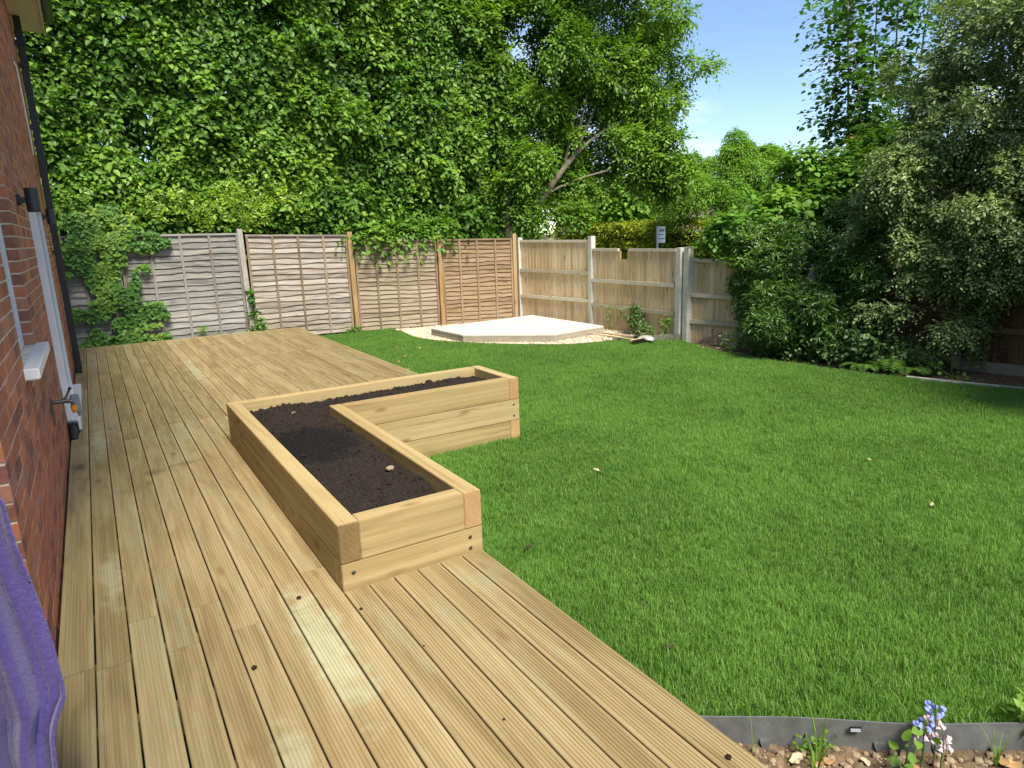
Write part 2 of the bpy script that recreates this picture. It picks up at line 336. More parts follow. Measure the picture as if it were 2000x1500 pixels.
def gravelmat():
    m, nt, b, o = newmat('buff_gravel'); a = nd(nt, 'Attribute', attribute_name='tone', attribute_type='INSTANCER').outputs['Fac']
    nt.links.new(ramp(nt, a, [(0, (.36, .26, .16)), (.3, (.55, .45, .31)), (.7, (.68, .6, .46)), (1, (.8, .74, .62))]), b.inputs['Base Color']); b.inputs['Roughness'].default_value = .8; return m
M['gravel'] = gravelmat(); M['gravelbase'] = plain('gravel_bed', (.45, .36, .24), .95, .1, var=.3, scale=40)
M['ground'] = plain('rough_ground', (.075, .07, .035), .95, .1, var=.4, scale=2)
M['hornbeam'] = leafmat('hornbeam_leaf', (.042, .12, .012), (.105, .23, .024), (.235, .385, .044), .32, .45, .35)
M['beech'] = leafmat('beech_leaf', (.055, .135, .014), (.13, .265, .028), (.26, .42, .05), .36, .45, .3)
M['laurel'] = leafmat('golden_laurel_leaf', (.11, .22, .018), (.24, .39, .028), (.42, .54, .045), .25, .35, .4)
M['ivy'] = leafmat('ivy_leaf', (.03, .1, .018), (.075, .185, .028), (.22, .33, .045), .2, .5, .25)
M['robinia'] = leafmat('robinia_leaf', (.08, .19, .022), (.155, .32, .036), (.25, .42, .055), .4, .5, .25)
M['yew'] = leafmat('clipped_yew_leaf', (.15, .2, .018), (.3, .36, .03), (.46, .5, .045), .2, .6, .2)
M['lime'] = leafmat('lime_leaf', (.06, .16, .018), (.125, .275, .035), (.23, .4, .055), .38, .45, .3)
M['limetall'] = leafmat('tall_lime_leaf', (.03, .1, .016), (.065, .175, .026), (.14, .28, .04), .34, .45, .3)
M['darkshrub'] = leafmat('glossy_narrow_leaf', (.028, .08, .008), (.065, .155, .015), (.155, .28, .028), .15, .33, .5)
M['myrtle'] = leafmat('grey_green_leaf', (.07, .125, .04), (.15, .225, .075), (.32, .4, .13), .2, .42, .4)
M['understorey'] = leafmat('understorey_leaf', (.035, .09, .022), (.08, .165, .04), (.17, .27, .075), .22, .4, .4)
M['fern'] = leafmat('fern_frond', (.04, .11, .015), (.08, .18, .022), (.13, .25, .035), .3, .5, .25)
M['weed'] = leafmat('weed_leaf', (.06, .15, .02), (.14, .26, .035), (.24, .38, .06), .3, .5, .25)
M['greyshrub'] = leafmat('grey_shrub_leaf', (.07, .12, .06), (.13, .19, .11), (.2, .26, .16), .2, .6, .2)

# ------------------------------------------------------------------ foliage tools
_LT = ((0, 0, 0), (.28, .46, 1), (.66, .42, 1), (1, 0, 0), (.66, -.42, 1), (.28, -.46, 1))
def leaf_data(B, A, N, L, W, fold=.18, droop=.12):
    """one folded leaf of two quads for each base point B, axis A and normal N"""
    A = unit(A); S = unit(np.cross(A, N)); N = np.cross(S, A); n = len(B); L = np.broadcast_to(L, (n,))[:, None]; W = np.broadcast_to(W, (n,))[:, None]
    V = np.empty((n, 6, 3), np.float32)
    for k, (t, s, f) in enumerate(_LT): V[:, k] = B+A*L*t+S*W*s+N*(W*fold*f-L*droop*t*t)
    F = (np.arange(n)*6)[:, None, None]+np.array([[0, 5, 4, 3], [0, 3, 2, 1]])[None]
    return V.reshape(-1, 3), F.reshape(-1, 4)
def leaf_mesh(name, B, A, N, L, W, fold=.18, droop=.12, bias=None):
    V, F = leaf_data(B, A, N, L, W, fold, droop); me = fast(name, V, F)
    r = rng.random(len(B))
    if bias is not None: r = np.clip(r*.55+bias*.45, 0, 1)
    attr(me, 'rnd', np.repeat(r, 6)); return me
def spray_leaves(P, D, U, k, ls, L, W, fold=.18, droop=.12, sag=.25, spread=.85, jit=.35, bias=None):
    """sprays of k alternating leaves along short twigs"""
    n = len(P); D = unit(D); S = unit(np.cross(D, U)); t = (np.arange(k)+.6)/k
    ls = np.broadcast_to(ls, (n,))*rng.uniform(.7, 1.2, n)
    base = P[:, None]+D[:, None]*(ls[:, None]*t)[..., None]; base[..., 2] -= sag*(ls[:, None]*t*t)
    sg = np.where(np.arange(k) % 2 == 0, 1., -1.); sg[-1] *= .2
    A = D[:, None]*.6+S[:, None]*(sg*spread)[None, :, None]+rng.normal(0, jit*.5, (n, k, 3)); A[..., 2] -= .15
    N = np.repeat(U[:, None], k, 1)+rng.normal(0, jit, (n, k, 3))
    sc = rng.uniform(.6, 1.2, (n, k))*(1-.25*t)[None]*rng.uniform(.7, 1.2, (n, 1))
    b = None if bias is None else np.repeat(bias, k)
    return base.reshape(-1, 3), A.reshape(-1, 3), N.reshape(-1, 3), (L*sc).ravel(), (W*sc).ravel(), b
CAMP = np.array([0, 0, CAM_H])
def lobes_surface(lobes, n, holes=(1.2, .42), depth=.35, back=.35, seed=0, zmin=-9, ymin=None, xmax=None):
    """points with outward normals near the skin of a cluster of ellipsoids"""
    lob = np.array(lobes, float); w_ = (lob[:, 3]*lob[:, 4]+lob[:, 4]*lob[:, 5]+lob[:, 3]*lob[:, 5]); w_ = w_/w_.sum()
    P = []; Nn = []; got = 0
    while got < n:
        m = n*2; i = rng.choice(len(lob), m, p=w_); u = unit(rng.normal(size=(m, 3)))
        rad = 1-depth*rng.random(m)**2.2
        rr = lob[i, 3:6]; p = lob[i, :3]+u*rr*rad[:, None]
        p = p*(1)+u*(fbm(p, 1.1, 3, seed)[:, None]-.45)*.5*rr.min(1)[:, None]
        nr = unit(u/rr)
        keep = noise3(p, holes[0], seed+3) > holes[1]*rng.uniform(.75, 1.15, m)
        keep &= p[:, 2] > zmin
        # drop what lies deep inside another lobe
        for L_ in lob:
            q = ((p-L_[:3])/L_[3:6]); keep &= (q*q).sum(1) > .45
        tc_ = unit(CAMP-p); back_ = (tc_*nr).sum(1) < -.15; keep &= ~(back_ & (rng.random(m) > back))
        if ymin is not None: keep &= p[:, 1] > ymin
        if xmax is not None: keep &= p[:, 0] < xmax
        P.append(p[keep]); Nn.append(nr[keep]); got += keep.sum()
    return np.concatenate(P)[:n], np.concatenate(Nn)[:n]
def crown_mesh(name, lobes, n, k, ls, L, W, holes=(1.2, .42), depth=.35, back=.35, seed=0, out=.8, upw=.8, sag=.3, zmin=-9, ymin=None, xmax=None, fold=.18, droop=.15, jit=.35, spread=.85):
    P, Nn = lobes_surface(lobes, n, holes, depth, back, seed, zmin, ymin, xmax)
    D = Nn*out+rng.normal(0, .55, P.shape); D[:, 2] -= .1
    U = np.array([0, 0, 1.])*upw+Nn*.6+rng.normal(0, .2, P.shape)
    bias = np.clip((noise3(P, .9, seed+9)-.5)*1.6+.5, 0, 1)
    args = spray_leaves(P-unit(D)*ls*.4, D, U, k, ls, L, W, sag=sag, bias=bias, jit=jit, spread=spread)
    B, A, N, LL, WW, b = args
    return leaf_mesh(name, B, A, N, LL, WW, fold, droop, b)
def limb(mb, p0, p1, r0, r1, bend=.15, seg=5, n=7):
    p0 = Vector(p0); p1 = Vector(p1); d = (p1-p0).length; off = Vector((random.uniform(-1, 1), random.uniform(-1, 1), random.uniform(-.4, .6)))*bend*d
    P = [p0.lerp(p1, t/seg)+off*math.sin(math.pi*t/seg)*.6+Vector((random.uniform(-1, 1), random.uniform(-1, 1), 0))*r0*.25*(0 < t < seg) for t in range(seg+1)]
    mb.tube(P, [r0+(r1-r0)*t/seg for t in range(seg+1)], n); return P
def tree(name, label, cat, base, trunk_fn, crown_me, bark, leafm, group=None):
    t = empty(name, base, label, cat, group); mb = MB(); trunk_fn(mb)
    mb.V = [(v[0]-base[0], v[1]-base[1], v[2]-base[2]) for v in mb.V]
    mb.build('trunk', bark, t, sm=True)
    c = link('crown', crown_me, leafm, t); c.location = (-base[0], -base[1], -base[2]); return t

# ================================================================== SETTING
# ground sheet: level under the garden, falling to the road on the right
xs = np.unique(np.concatenate([np.linspace(-260, -12, 12), np.linspace(-12, 24, 37), np.linspace(24, 300, 12)])); ys = np.unique(np.concatenate([np.linspace(-260, -10, 12), np.linspace(-10, 32, 22), np.linspace(32, 320, 12)]))
X, Y = np.meshgrid(xs, ys); Z = -.42-.72*np.clip((X-9.8)/2.4, 0, 1)
idx = np.arange(X.size).reshape(X.shape); F = np.stack([idx[:-1, :-1], idx[:-1, 1:], idx[1:, 1:], idx[1:, :-1]], -1).reshape(-1, 4)
tag(link('ground', fast('ground', np.stack([X, Y, Z], -1), F), M['ground']), 'rough ground around and beyond the garden', kind='structure')
tag(MB().box(12.3, 13.7, -60, 90, -1.3, -1.02).build('pavement', M['paving']), 'paved footway behind the garden fence', kind='structure')
tag(MB().box(13.7, 16.2, -60, 90, -1.3, -1.12).build('road', M['asphalt']), 'asphalt road beyond the garden fence', kind='structure')

# lawn
def bez(P, n=6):
    P = [Vector(p) for p in P]; out = []
    for i in range(len(P)-1):
        a, b, c, d = P[max(i-1, 0)], P[i], P[i+1], P[min(i+2, len(P)-1)]
        for k in range(n):
            t = k/n; out.append(.5*((2*b)+(c-a)*t+(2*a-5*b+4*c-d)*t*t+(-a+3*b-3*c+d)*t*t*t))
    return out+[P[-1]]
LAWN_Z = -.245
grav_edge = [tuple(v)[:2] for v in bez([(5.1, 12.98, 0), (5.08, 12.3, 0), (5.0, 11.55, 0), (5.12, 10.85, 0), (5.5, 10.15, 0), (6.0, 9.5, 0), (6.65, 8.9, 0), (7.4, 8.72, 0)])]
right_edge = [tuple(v)[:2] for v in bez([(8.25, 7.95, 0), (7.98, 7.1, 0), (7.93, 6.4, 0), (8.0, 5.3, 0), (8.1, 4.6, 0), (8.28, 3.9, 0), (8.55, 3.05, 0), (8.4, 1.6, 0)])]
lawn_poly = [(1.6, 1.70), (1.6, 5.1), (3.24, 5.1), (3.26, 13.0)]+grav_edge+right_edge+[(8.2, .2), (6.5, -1.9), (4.2, -.22), (2.69, .895)]
def poly_mesh(name, poly, z, depth=.1):
    bm = bmesh.new(); f = bm.faces.new([bm.verts.new((x, y, z)) for x, y in poly])
    r = bmesh.ops.extrude_face_region(bm, geom=[f]); bmesh.ops.translate(bm, vec=(0, 0, -depth), verts=[v for v in r['geom'] if isinstance(v, bmesh.types.BMVert)])
    bmesh.ops.recalc_face_normals(bm, faces=bm.faces); bmesh.ops.triangulate(bm, faces=bm.faces)
    me = bpy.data.meshes.new(name); bm.to_mesh(me); bm.free(); return me
tag(link('lawn', poly_mesh('lawn', lawn_poly, LAWN_Z, .12), M['turf']), 'turf under the lawn grass', kind='structure')
# soil beds
def bed(name, poly, z, label, step=.04, amp=.05, seed=3):
    px = [p[0] for p in poly]; py = [p[1] for p in poly]; gx = np.arange(min(px), max(px), step); gy = np.arange(min(py), max(py), step); X, Y = np.meshgrid(gx, gy)
    P = np.stack([X, Y, X*0], -1); Z = z+amp*(fbm(P, 2.2, 3, seed)-.45)+amp*.9*(fbm(P, 14, 4, seed+5)-.45)+amp*.35*(rng.random(X.shape)-.5)*(step < .02)
    idx = np.arange(X.size).reshape(X.shape); q = np.stack([idx[:-1, :-1], idx[:-1, 1:], idx[1:, 1:], idx[1:, :-1]], -1).reshape(-1, 4)
    c = np.stack([X, Y], -1).reshape(-1, 2)[q].mean(1); q = q[in_poly(c[:, 0], c[:, 1], poly)]
    return tag(link(name, smooth(fast(name, np.stack([X, Y, Z], -1), q)), M['soilbed']), label, kind='structure')
bed('shrub_bed', [(8.1, 8.1), (7.9, 6.4), (7.9, 5.3), (8.0, 4.5), (8.4, 3.0), (8.2, 1.3), (8.0, -.5), (10.2, -.5), (9.6, 4), (9.2, 6), (8.75, 8.1)], -.262, 'brown soil bed under the shrubs beside the fence')
bed('flower_bed', [(1.5, 1.75), (1.5, -.2), (4.4, -.6), (2.69, .9), (1.75, 1.6)], -.30, 'stony soil bed between decking and lawn edging', step=.009, amp=.05)
bed('back_strip', [(-1.2, 12.9), (5.4, 12.7), (5.4, 13.1), (4, 13.3), (-1.2, 13.5)], -.24, 'narrow strip of soil along the back fence')
# gravel bed
gpoly = grav_edge+[(8.32, 8.0), (8.35, 10.4), (8.05, 12.6), (6.2, 12.82), (5.1, 13.05)]
tag(link('gravel_bed', poly_mesh('gravel_bed', gpoly, -.25, .1), M['gravelbase']), 'bed under the buff gravel', kind='structure')

# ------------------------------------------------------------------ house
WX = -.35
house = empty('brick_house', (WX, 6.5, 0), 'red brick house with white windows and black downpipe beside the decking', 'house')
hinv = Matrix.Translation((-WX, -6.5, 0))
def hpart(mb, name, m, parent=None, bevel=0, sm=False):
    mb.V = [(v[0]-WX, v[1]-6.5, v[2]) for v in mb.V]; return mb.build(name, m, parent or house, bevel, sm=sm)
WIN = (4.2, 5.18, 1.05, 2.2); DOOR = (7.0, 8.95, .02, 2.06); Y0, Y1, ZT = 2.92, 11.0, 4.32
mw = MB(); mi = WX-.0035                                              # mortar body with openings left free
def mbox(y0, y1, z0, z1): mw.box(-.60, mi, y0+.003, y1-.003, z0+.003, z1-.003)
mbox(Y0+.0005, WIN[0], -.45, ZT); mbox(WIN[0], WIN[1], -.45, WIN[2]); mbox(WIN[0], WIN[1], WIN[3], ZT); mbox(WIN[1], DOOR[0], -.45, ZT)
mbox(DOOR[0], DOOR[1], -.45, DOOR[2]); mbox(DOOR[0], DOOR[1], DOOR[3], ZT); mbox(DOOR[1], Y1-.01, -.45, ZT)
wall = hpart(mw, 'wall', M['mortar'])
bricks = []                                                          # x0,x1,y0,y1,z0,z1
zc = -.3; course = 0; J = .01
while zc < ZT-.02:
    off = 0 if course % 2 == 0 else -.1125
    y = Y0
    first = True
    while y < Y1-.03:
        ln = .215
        if first and course % 2: ln = .1025
        a, b_ = y, min(y+ln, Y1); y += ln+J
        dx = .1025
        if first and course % 2: dx = .215
        if first and course % 2 == 0: bricks.append((WX-.1125-.1025, WX-.1125, a, a+.1025, zc, zc+.065))
        first = False
        for (o0, o1, oz0, oz1) in (WIN, DOOR):
            if zc+.0325 > oz0 and zc+.0325 < oz1:
                if a >= o0-.02 and b_ <= o1+.02: a = b_ = 0
                elif a < o0 < b_: b_ = o0
                elif a < o1 < b_: a = o1
        if b_-a > .03: bricks.append((WX-dx, WX, a, b_, zc, zc+.065))
    zc += .075; course += 1
vis = []
for i, b_ in enumerate(bricks):
    c = ((b_[0]+b_[1])/2 if b_[2] < 3 else b_[1], (b_[2]+b_[3])/2, (b_[4]+b_[5])/2); u_, v_, d_ = project((b_[1], b_[2], c[2]))
    if -90 < u_ < 2000 and -60 < v_ < 1520 and d_ > 0: vis.append((d_, i))
vis.sort(); near = set(i for _, i in vis[:296]); cache = {}
for i in sorted(near):
    b_ = bricks[i]; dims = tuple(round(b_[2*k+1]-b_[2*k], 3) for k in range(3))
    if dims not in cache:
        o = MB().box(-dims[0]/2, dims[0]/2, -dims[1]/2, dims[1]/2, -dims[2]/2, dims[2]/2).build('brick', M['brick'], wall, .0022); cache[dims] = o.data
    else: o = link('brick', cache[dims], None, wall)
    o.location = ((b_[0]+b_[1])/2-WX+random.uniform(-.0008, .001), (b_[2]+b_[3])/2-6.5, (b_[4]+b_[5])/2+random.uniform(-.0015, .0015)); o.rotation_euler = (random.uniform(-.006, .006), 0, random.uniform(-.003, .003))
fb = MB(); rr = []
for i, b_ in enumerate(bricks):
    if i in near: continue
    j = random.uniform(-.0008, .001); fb.box(b_[0]+j-WX, b_[1]+j-WX, b_[2]-6.5, b_[3]-6.5, b_[4], b_[5]); rr += [random.random()]*8
me = pyd('far_bricks', fb.V, fb.F); attr(me, 'rnd', rr); tag(link('far_bricks', me, M['brick_far'], wall), kind='stuff')
# rest of the house body
hb = MB(); hb.box(-6, -.62, 2.93, Y1-.02, -.45, ZT); hpart(hb, 'house_body', M['plaster'])
hb = MB(); hb.box(-6, -.43, -5, 2.05, -.45, ZT); hpart(hb, 'side_wall', M['plaster'])
# window
win = empty('window', (0, 0, 0)); win.parent = house
wf = MB(); y0, y1, z0, z1 = WIN; fx0, fx1 = -.47, -.405
wf.box(fx0, fx1, y0, y0+.06, z0, z1); wf.box(fx0, fx1, y1-.085, y1, z0, z1); wf.box(fx0, fx1, y0+.06, y1-.085, z0, z0+.07); wf.box(fx0, fx1, y0+.06, y1-.085, z1-.07, z1)
hpart(wf, 'frame', M['upvc'], win, .004)
hpart(MB().box(-.45, -.44, y0+.06, y1-.085, z0+.07, z1-.07), 'pane', M['glass'], win)
hpart(MB().box(-.46, -.285, 4.17, 5.33, .985, 1.045), 'sill', M['upvc'], win, .006)
# patio door with projecting white frame
dr = empty('patio_door', (0, 0, 0)); dr.parent = house
d0, d1, e0, e1 = DOOR
for nm, bx_ in (('jamb', (-.40, -.298, d0, d0+.05, .13, e1)), ('jamb', (-.40, -.335, d1-.06, d1, .03, e1)), ('head', (-.40, -.335, d0+.05, d1-.06, e1-.07, e1)), ('mullion', (-.40, -.34, d0+.93, d0+.99, .13, e1-.07)), ('threshold', (-.40, -.25, d0+.02, d1-.06, .03, .128))):
    hpart(MB().box(*bx_), nm, M['upvc'], dr, .004)
hpart(MB().box(-.37, -.36, d0+.05, d0+.93, .13, e1-.07), 'pane', M['glass'], dr); hpart(MB().box(-.37, -.36, d0+.99, d1-.06, .13, e1-.07), 'pane', M['glass'], dr)
hpart(MB().box(-.345, -.262, 6.93, 6.985, .14, .44), 'frame_foot', M['upvc'], dr, .006)
dh = MB().box(-.345, -.268, 6.9, 6.985, .03, .115); dh.tube([(-.31, 6.9, .09), (-.31, 6.84, .05), (-.31, 6.82, .0)], .032, 10); hpart(dh, 'drain_boot', M['black'], dr)
# downpipe, soffit, fascia, gutter, roof
dp = empty('downpipe', (0, 0, 0)); dp.parent = house
pm = MB(); pm.box(-.325, -.25, 10.42, 10.5, .0, 4.325); hpart(pm, 'pipe', M['black'], dp, .012)
pass
for zz in (1.55, 3.05, 3.75, 4.0):
    hpart(MB().box(-.346, -.242, 10.405, 10.515, zz, zz+.05), 'bracket', M['black'], dp, .006)
ev = empty('eaves', (0, 0, 0)); ev.parent = house
for k in range(7):
    hpart(MB().box(-.36+k*.045, -.36+k*.045+.042, 2.0, 11.12, ZT, ZT+.012), 'soffit_board', M['soffit'], ev)
hpart(MB().box(-.045, -.02, 2.0, 11.14, ZT-.02, ZT+.2), 'fascia', M['soffit'], ev, .004)
hpart(MB().box(-6, -.04, 11.0, 11.13, ZT+.014, ZT+.3), 'barge_board', M['soffit'], ev)
g_ = MB(); n_ = 9
for s in range(n_):
    a0 = math.pi+math.pi*s/n_; a1 = math.pi+math.pi*(s+1)/n_
    q = [(.055*math.cos(a0)+.04, .055*math.sin(a0)+ZT+.16), (.055*math.cos(a1)+.04, .055*math.sin(a1)+ZT+.16)]; q2 = [(.05*math.cos(a1)+.04, .05*math.sin(a1)+ZT+.16), (.05*math.cos(a0)+.04, .05*math.sin(a0)+ZT+.16)]
    V = [(x, yy, z) for yy in (2.0, 11.1) for x, z in q+q2]; g_.add(V, [(0, 1, 5, 4), (2, 3, 7, 6), (0, 3, 2, 1), (4, 5, 6, 7)])
hpart(g_, 'gutter', M['black'], ev)
rf = MB(); V = [(.06, 1.9, ZT+.22), (.06, 11.2, ZT+.22), (-3.5, 11.2, ZT+2.6), (-3.5, 1.9, ZT+2.6)]; V += [(x, y, z+.06) for x, y, z in V]
rf.add(V, [(0, 3, 2, 1), (4, 5, 6, 7), (0, 1, 5, 4), (1, 2, 6, 5), (2, 3, 7, 6), (3, 0, 4, 7)]); hpart(rf, 'roof', M['roofred'])
# wire clipped to the brickwork high up
wc = MB(); wc.tube([(-.346, 9.2, 3.55), (-.342, 9.5, 3.57), (-.342, 9.62, 3.5), (-.342, 9.9, 2.9), (-.346, 9.95, 2.7)], .012, 6); hpart(wc, 'cable', M['upvc'], house, sm=True)

# wall lamps
def lamp(y, z, label, h=.165):
    t = empty('wall_lamp', (WX, y, z), label, 'lamp', 'black up and down wall lamps on the house')
    MB().lathe([(.038, 0), (.04, .003), (.04, .02), (.036, .024)], 16, axis='x').build('back_plate', M['lampgrey'], t, loc=(0, 0, 0), sm=False)
    MB().box(.02, .07, -.012, .012, -.02, .02).build('arm', M['lampgrey'], t, .003)
    MB().lathe([(.036, -h/2), (.041, -h/2+.003), (.041, h/2-.003), (.036, h/2), (.034, h/2-.012)], 24, (.09, 0, 0)).build('cylinder', M['lampgrey'], t)
    for s in (-1, 1): MB().lathe([(.03, s*(h/2-.011)), (.03, s*(h/2-.007))], 16, (.09, 0, 0)).build('lens', M['glass'], t)
lamp(5.95, 1.975, 'nearer black cylinder wall lamp between the window and the patio door')
lamp(9.15, 1.97, 'farther black cylinder wall lamp close to the black downpipe')
# tap with timer
tp = empty('garden_tap', (WX, 5.5, .6), 'grey garden tap with timer box and orange hose connector on brick wall', 'tap')
pm = MB(); pm.lathe([(.03, 0), (.03, .012), (.014, .014), (.014, .09), (.018, .092), (.018, .11), (.012, .112)], 14, axis='x'); pm.tube([(.1, 0, 0), (.125, 0, -.005), (.13, 0, -.04)], .013, 10); pm.build('spout', M['brass'], tp)
pm = MB(); pm.tube([(.075, 0, .0), (.105, 0, .045), (.12, 0, .075)], .008, 8); pm.build('valve_stem', M['brass'], tp); MB().lathe([(.004, -.01), (.011, -.006), (.011, .006), (.004, .01)], 12, (.125, 0, .085)).build('lever_knob', M['black'], tp)
MB().tube([(.13, 0, -.036), (.13, 0, -.07)], [.02, .02], 14).build('hose_connector', M['orange'], tp, .003)
MB().tube([(.13, 0, -.07), (.13, 0, -.088)], [.013, .012], 12).build('connector_tip', M['orange'], tp)
MB().box(.112, .17, .03, .075, -.1, .03).build('timer_box', M['greyplastic'], tp, .008)
MB().tube([(.16, .05, -.1), (.16, .05, -.125)], [.018, .015], 12).build('timer_outlet', M['greyplastic'], tp)
MB().tube([(.006, -.03, -.01), (.008, -.03, -.1), (.006, -.03, -.16)], .007, 8).build('feed_pipe', M['brass'], tp)

# ------------------------------------------------------------------ decking
PIT, GX0, BW = .1272, -.204, .1205
deck = empty('timber_deck', (0, 5, 0), 'new grooved timber decking of long boards beside the house', 'deck')
def board_mesh(x0, x1, ln):
    wdt = x1-x0; pts = [(-wdt/2, -.026), (-wdt/2, -.003), (-wdt/2+.003, 0)]
    ng = max(1, int((wdt-.02)/.0135)); st = -(ng*.0135)/2
    for k in range(ng):
        c = st+(k+.5)*.0135; pts += [(c-.0032, 0), (c-.0018, -.0032), (c+.0018, -.0032), (c+.0032, 0)]
    pts += [(wdt/2-.003, 0), (wdt/2, -.003), (wdt/2, -.026)]
    n = len(pts); V = [(x, s*ln/2, z) for s in (-1, 1) for x, z in pts]; F = [(k, (k+1) % n, n+(k+1) % n, n+k) for k in range(n)]+[tuple(range(n)), tuple(range(2*n-1, n-1, -1))]
    me = pyd('deck_board', V, F); bm = bmesh.new(); bm.from_mesh(me); bmesh.ops.recalc_face_normals(bm, faces=bm.faces); bm.to_mesh(me); bm.free(); return me
def lay(k, ya, yb, joints, x0=None):
    xa = GX0+k*PIT+.0033 if x0 is None else x0; xb = GX0+(k+1)*PIT-.0033
    cuts = [ya]+[j for j in joints if ya+.3 < j < yb-.3]+[yb]
    for a, b_ in zip(cuts[:-1], cuts[1:]):
        o = link('deck_board', board_mesh(xa, xb, b_-a-.004), M['deck'], deck, ((xa+xb)/2, (a+b_)/2-5, random.uniform(-.0012, .0012)))
        o.rotation_euler = (0, random.uniform(-.004, .004), random.uniform(-.0006, .0006))
DY0, DY1, PY0, PY1 = -1.2, 12.9, 2.915, 5.862
for k in range(-4, 27):
    e = k % 2; js = [2.9+.3*e+random.uniform(-.05, .03), 6.5+.33*e, 10.0+.3*e]
    if k == -1: lay(k, 2.93, DY1, [5.6, 9.2], -.335); lay(k, DY0, 2.93-.005, [])
    elif k < -1: lay(k, DY0, 2.905 if k == -2 else 2.05, []) if k == -2 else None
    elif k < 8: lay(k, DY0, DY1, js)
    else:
        if k < 14: lay(k, DY0, PY0, [])
        lay(k, PY1, DY1, [6.8+.33*e, 10.2])
XE1, XE2 = GX0+14*PIT, GX0+27*PIT
def dpart(mb, name, m, bevel=.003): mb.V = [(v[0], v[1]-5, v[2]) for v in mb.V]; return mb.build(name, m, deck, bevel)
dpart(MB().box(XE1-.034, XE1-.008, DY0, PY0, -.24, -.028), 'fascia_board', M['sleeper_y']); dpart(MB().box(XE2-.034, XE2-.008, PY1, DY1, -.24, -.028), 'fascia_board', M['sleeper_y'])
dpart(MB().box(-.345, XE2, DY1+.003, DY1+.031, -.16, .004), 'end_trim', M['sleeper_x'])
for q in range(32):
    yy = DY0+.2+q*.44
    dpart(MB().box(-.33, (XE1-.04 if yy < PY0 else (.8 if yy < PY1 else XE2-.04)), yy, yy+.045, -.15, -.0285), 'joist', M['joist'], 0)

# ------------------------------------------------------------------ raised planter
PXA, PXB, PXC, PYM, TOPZ = .815, 1.58, 3.22, 5.113, .338
plant = empty('raised_planter', (PXA, PY0, 0), 'L-shaped raised planter of pale timber sleepers on the decking', 'planter')
def sleeper(x0, x1, y0, y1, z0, z1):
    cx, cy, cz = (x0+x1)/2, (y0+y1)/2, (z0+z1)/2; ax = 'x' if x1-x0 > y1-y0 else 'y'
    mb = MB().box(x0-cx, x1-cx, y0-cy, y1-cy, z0-cz, z1-cz)
    o = mb.build('sleeper', M['sleeper_'+ax], plant, .0035, (cx-PXA, cy-PY0, cz)); return o
def endcap(o, face, m):
    """the sawn end of a sleeper takes the end grain material"""
    o.data.materials.append(m)
    for p in o.data.polygons:
        if Vector(face).dot(p.normal) > .9: p.material_index = 1
def screw(parent, x, y, z, nx, ny):
    c = parent.location; l = (x-PXA-c.x, y-PY0-c.y, z-c.z)
    o = MB().lathe([(.009, -.002), (.011, .0015), (.007, .004)], 10, axis='y' if ny else 'x').build('screw', M['screw'], parent, loc=l)
    if ny < 0: o.rotation_euler = (0, 0, math.pi)
g = .0015
for ci in range(3):
    z1 = TOPZ-.2*ci-(g if ci else 0); z0 = TOPZ-.2*(ci+1)+g
    if ci == 0:
        L_ = sleeper(PXA, PXA+.1, PY0, PY1-.1-g, z0, z1); endcap(L_, (0, -1, 0), M['end_dark'])
        Rr = sleeper(PXB-.1, PXB, PY0, PYM+.1, z0, z1); endcap(Rr, (0, -1, 0), M['end_orange'])
        sleeper(PXA+.1+g, PXB-.1-g, PY0, PY0+.1, z0, z1)
        sleeper(PXA, PXC-.1-g, PY1-.1, PY1, z0, z1); E_ = sleeper(PXC-.1, PXC, PYM, PY1, z0, z1); endcap(E_, (0, -1, 0), M['end_orange'])
        sleeper(PXB+g, PXC-.1-g, PYM, PYM+.1, z0, z1)
    elif ci == 1:
        fr = sleeper(PXA, PXB, PY0, PY0+.1, z0, z1); sleeper(PXA, PXA+.1, PY0+.1+g, PY1, z0, z1); sleeper(PXB-.1, PXB, PY0+.1+g, PYM-g, z0, z1)
        nf = sleeper(PXB-.1, PXC, PYM, PYM+.1, z0, z1); sleeper(PXA+.1+g, PXC, PY1-.1, PY1, z0, z1); sleeper(PXC-.1, PXC, PYM+.1+g, PY1-.1-g, z0, z1)
        for (x, z) in ((PXA+.055, .085), (PXB-.075, .09), (PXB-.075, .028)): screw(fr, x, PY0-.0005, z, 0, -1)
        for (x, z) in ((PXC-.06, .09), (PXC-.06, -.015)): screw(nf, x, PYM-.0005, z, 0, -1)
    else:
        sleeper(PXA, PXA+.1, PY0, PY1-.1-g, z0, z1); sleeper(PXB-.1, PXB, PY0, PYM+.1, z0, z1); sleeper(PXA+.1+g, PXB-.1-g, PY0, PY0+.1, z0, z1)
        sleeper(PXA, PXC-.1-g, PY1-.1, PY1, z0, z1); E_ = sleeper(PXC-.1, PXC, PYM, PY1, z0, z1); endcap(E_, (0, -1, 0), M['end_tan'])
        sleeper(PXB+g, PXC-.1-g, PYM, PYM+.1, z0, z1)
